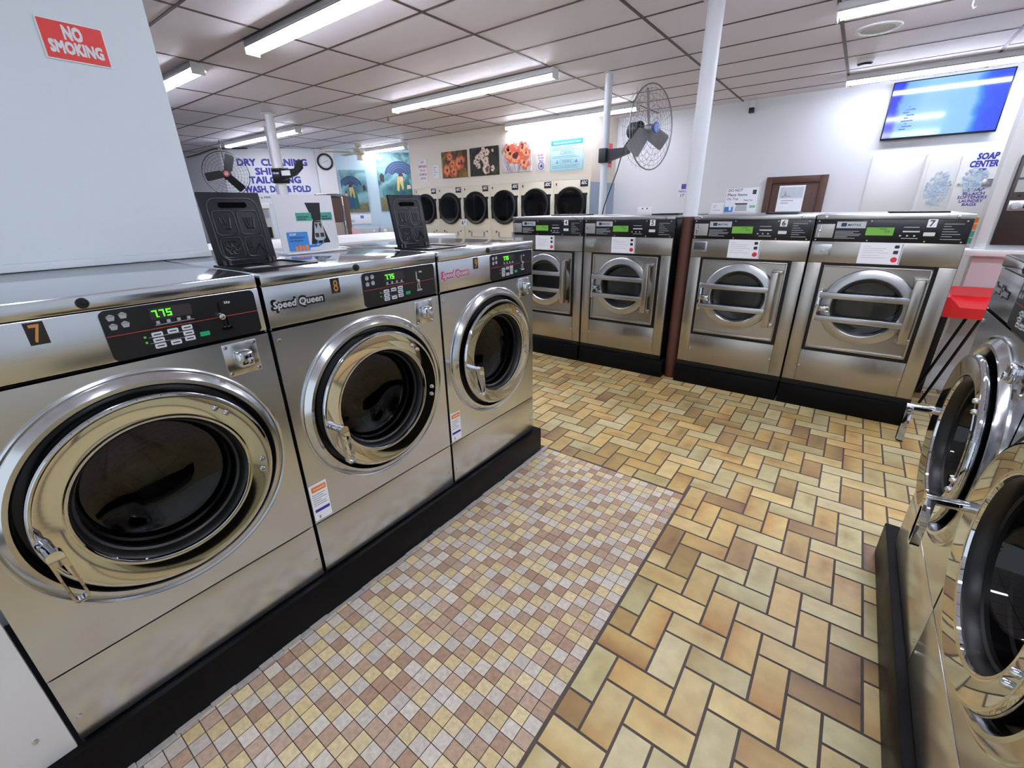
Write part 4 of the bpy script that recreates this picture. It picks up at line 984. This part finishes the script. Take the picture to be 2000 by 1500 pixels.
TEALBG = canvas_mat('mural_teal', [(34, 74, 78), (74, 124, 130), (132, 172, 178), (58, 102, 100)], 2.2)
GROUNDM = canvas_mat('mural_ground', [(60, 70, 50), (92, 90, 60), (120, 108, 70), (70, 80, 70)], 9)
UMB = mat('mural_umbrella', (48, 66, 98), .7); UMBL = mat('mural_umbrella_line', (110, 140, 176), .7)
def umbrella_picture(name, label, sv, z, W, Hh, flip):
    t = slant(name, label, 'painting', sv, z, .003)
    s = MB(); s.box(0, W, -.025, 0, 0, Hh, .002); c = s.build('canvas', TEALBG, t)
    X = (lambda u: (1 - u) * W) if flip else (lambda u: u * W)
    def poly(s, pts, k):
        q = [(X(u), v * Hh) for u, v in pts]
        s.prism(q[::-1] if flip else q, -.0255 - .0007 * k, -.0245)
    s = MB(); poly(s, [(0.02, .01), (.98, .01), (.98, .16), (.7, .22), (.4, .18), (.02, .24)], 1); s.build('painted_ground', GROUNDM, c)
    arc = [(.62 + .42 * math.cos(a) , .62 + .24 * math.sin(a)) for a in [PI * i / 12 for i in range(13)]]
    sc = []
    for i in range(4):
        x1 = .20 + .21 * i; sc += [(x1, .62), (x1 + .1, .665)]
    s = MB(); poly(s, [p for p in arc if p[0] < .99] + [(.985, .62)] * 0 + sc, 2); s.build('painted_umbrella', UMB, c)
    s = MB()
    for k in (.55, .7, .85):
        pts = [(X(min(.98, .62 + .40 * k * math.cos(a))), -.0275, (.62 + .24 * k * math.sin(a)) * Hh) for a in [PI * (1 + i) / 14 for i in range(13)]]
        s.tube(pts, .004, 4)
    s.build('painted_umbrella_lines', UMBL, c)
    s = MB(); poly(s, [(.36, .08), (.86, .08), (.80, .36), (.66, .50), (.52, .52), (.42, .40)], 3); poly(s, [(.70, .10), (.98, .10), (.98, .36), (.88, .40), (.76, .36)], 4); poly(s, [(.76, .42), (.92, .42), (.84, .54)], 6); s.build('painted_coats', CLOTH, c)
    s = MB(); poly(s, [(.56, .10), (.76, .10), (.74, .34), (.60, .36)], 5); s.build('painted_skirt', CLOTHB, c)
    s = MB(); poly(s, [(.50, .36), (.56, .34), (.60, .50), (.66, .36), (.70, .40), (.68, .60), (.56, .62), (.52, .52)], 6); s.build('painted_scarf', BLOND, c)
    s = MB(); poly(s, [(.56, .60), (.62, .66), (.70, .64), (.72, .56), (.64, .60)], 7); poly(s, [(.06, .52), (.16, .50), (.18, .62), (.10, .66), (.05, .60)], 4); s.build('painted_hair', HAIR, c)
    s = MB(); poly(s, [(.62, .52), (.70, .52), (.70, .60), (.63, .60)], 7); poly(s, [(.79, .385), (.89, .385), (.89, .45), (.79, .45)], 7); s.build('painted_faces', SKIN, c)
umbrella_picture('umbrella_painting', 'smaller teal painting of figures under an umbrella', 2.42, 1.487, .60, .945, True)
umbrella_picture('umbrella_painting', 'tall teal painting with a dark umbrella beside the dryer wall', 3.30, 1.50, .86, 1.31, False)
t = slant('wall_notice', 'wide white notice with blue mark under the smaller teal painting', 'sign', 2.47, 1.21)
s = MB(); s.box(0, .55, -.01, 0, 0, .23, .002); b = s.build('board', PAPER, t)
s = MB(); s.box(.30, .38, -.012, -.01, .13, .20); lines(s, .05, .15, [.09, .07, .05], .008, -.01); s.build('print', mat('notice_blue', (90, 130, 200), .5), b)

def top_loader(sv, label):
    t = slant('top_load_washer', label, 'washing machine', sv, 0, .78, 'pale top load washers under the paintings')
    s = MB(); s.box(0, .68, 0, .7, 0, .95, .01); s.build('body', WHITE, t)
    s = MB(); s.box(.005, .675, .56, .70, .952, 1.13, .012); c = s.build('console', GREYM, t)
    s = MB(); s.lathe([(0, .53), (.03, .535), (.036, .56)], (.12, 1.05), 20); s.lathe([(0, .545), (.02, .548), (.024, .56)], (.56, 1.05), 16); s.build('knob', WHITE, c)
    s = MB(); s.box(.12, .56, .12, .5, .951, .962, .004); s.build('lid', WHITE, t)
for k, l in enumerate(('pale top load washer under the smaller teal painting', 'pale top load washer under the gap between the teal paintings', 'pale top load washer under the tall teal painting')): top_loader(2.50 + .71 * k, l)

# white folding table with a pink board, cabinet and steel washer near the thick column
t = thing('folding_table', 'long white folding table in front of the pale top load washers', 'table', (-8.6, 4.6, 0), .9)
s = MB(); s.box(0, 2.3, 0, .8, .92, 1.02, .008); s.build('tabletop', WHITE, t)
for x in (.1, 2.2):
    for y in (.1, .7):
        s = MB(); s.box(x - .03, x + .03, y - .03, y + .03, 0, .92); s.build('leg', GREYM, t)
t = thing('display_cabinet', 'narrow brown cabinet with chrome edges beside the white soap sign', 'cabinet', (-6.2, 3.70, 0), .75)
s = MB(); s.box(0, .36, 0, .35, 0, 1.72, .005); s.build('body', DOORB, t)
s = MB()
for q in (0, .34): s.box(q - .012, q + .022, -.02, .02, 0, 1.74, .003)
s.box(-.012, .362, -.02, .02, 1.70, 1.74, .003); s.build('chrome_frame', CHROME, t)
s = MB(); s.box(.03, .33, -.012, 0, .75, 1.36, .003); s.build('lower_panel', mat('taupe_panel', (150, 136, 130), .5), t)
t = thing('pink_board', 'small slanted pink board on the counter by the brown cabinet', 'sign', (-6.05, 4.10, 1.02), .9)
s = MB(); s.prism([(0, 0), (.34, 0), (.04, .26), (0, .26)], 0, .01); s.build('board', PINK, t)
s = MB(); s.box(0, .05, .01, .1, 0, .01); s.build('foot', WHITE, t)
t = thing('steel_washer', 'far steel washer with black control strip, seen beside the open lid', 'washing machine', (-6.35, 2.35, 0), PI / 2)
s = MB(); s.box(0, .75, .01, .8, 0, 1.62, .006); s.build('body', GREYM, t)
s = MB(); s.box(.0, .75, -.01, .02, 1.56, 1.63, .004); s.build('top_strip', WHITE, t)
s = MB(); s.box(.03, .72, -.004, .012, 1.45, 1.55); s.build('grey_panel', mat('mid_grey', (140, 142, 146), .4), t)
s = MB(); s.box(.03, .72, -.006, .012, 1.19, 1.33); p = s.build('control_strip', PANELB, t)
s = MB(); s.box(.42, .5, -.009, -.006, 1.22, 1.28); s.box(.3, .36, -.009, -.006, 1.26, 1.3); s.build('buttons', GREYM, p)
s = MB(); s.lathe([(.3, -.002), (.29, -.04), (.2, -.04), (.18, 0)], (.375, .75), 40); s.build('door', CHROME, t)

# ---- NO SMOKING on the near wall
t = thing('no_smoking_sign', 'red NO SMOKING sign high on the plain white wall', 'sign', (-2.2, .467, 1.977), PI / 2)
s = MB(); s.box(0, .166, -.005, -.001, 0, .112, .001); b = s.build('plate', PAPER, t)
s = MB(); s.box(.004, .162, -.0056, -.005, .004, .108); b2 = s.build('red_field', REDS, b)
s = MB(); letters(s, [('NO', .083, .080, .046, .036, .06), ('SMOKING', .083, .038, .132, .032, .06)], -.0056, .0008); s.build('lettering', mat('sign_white', (226, 226, 230), .5), b)
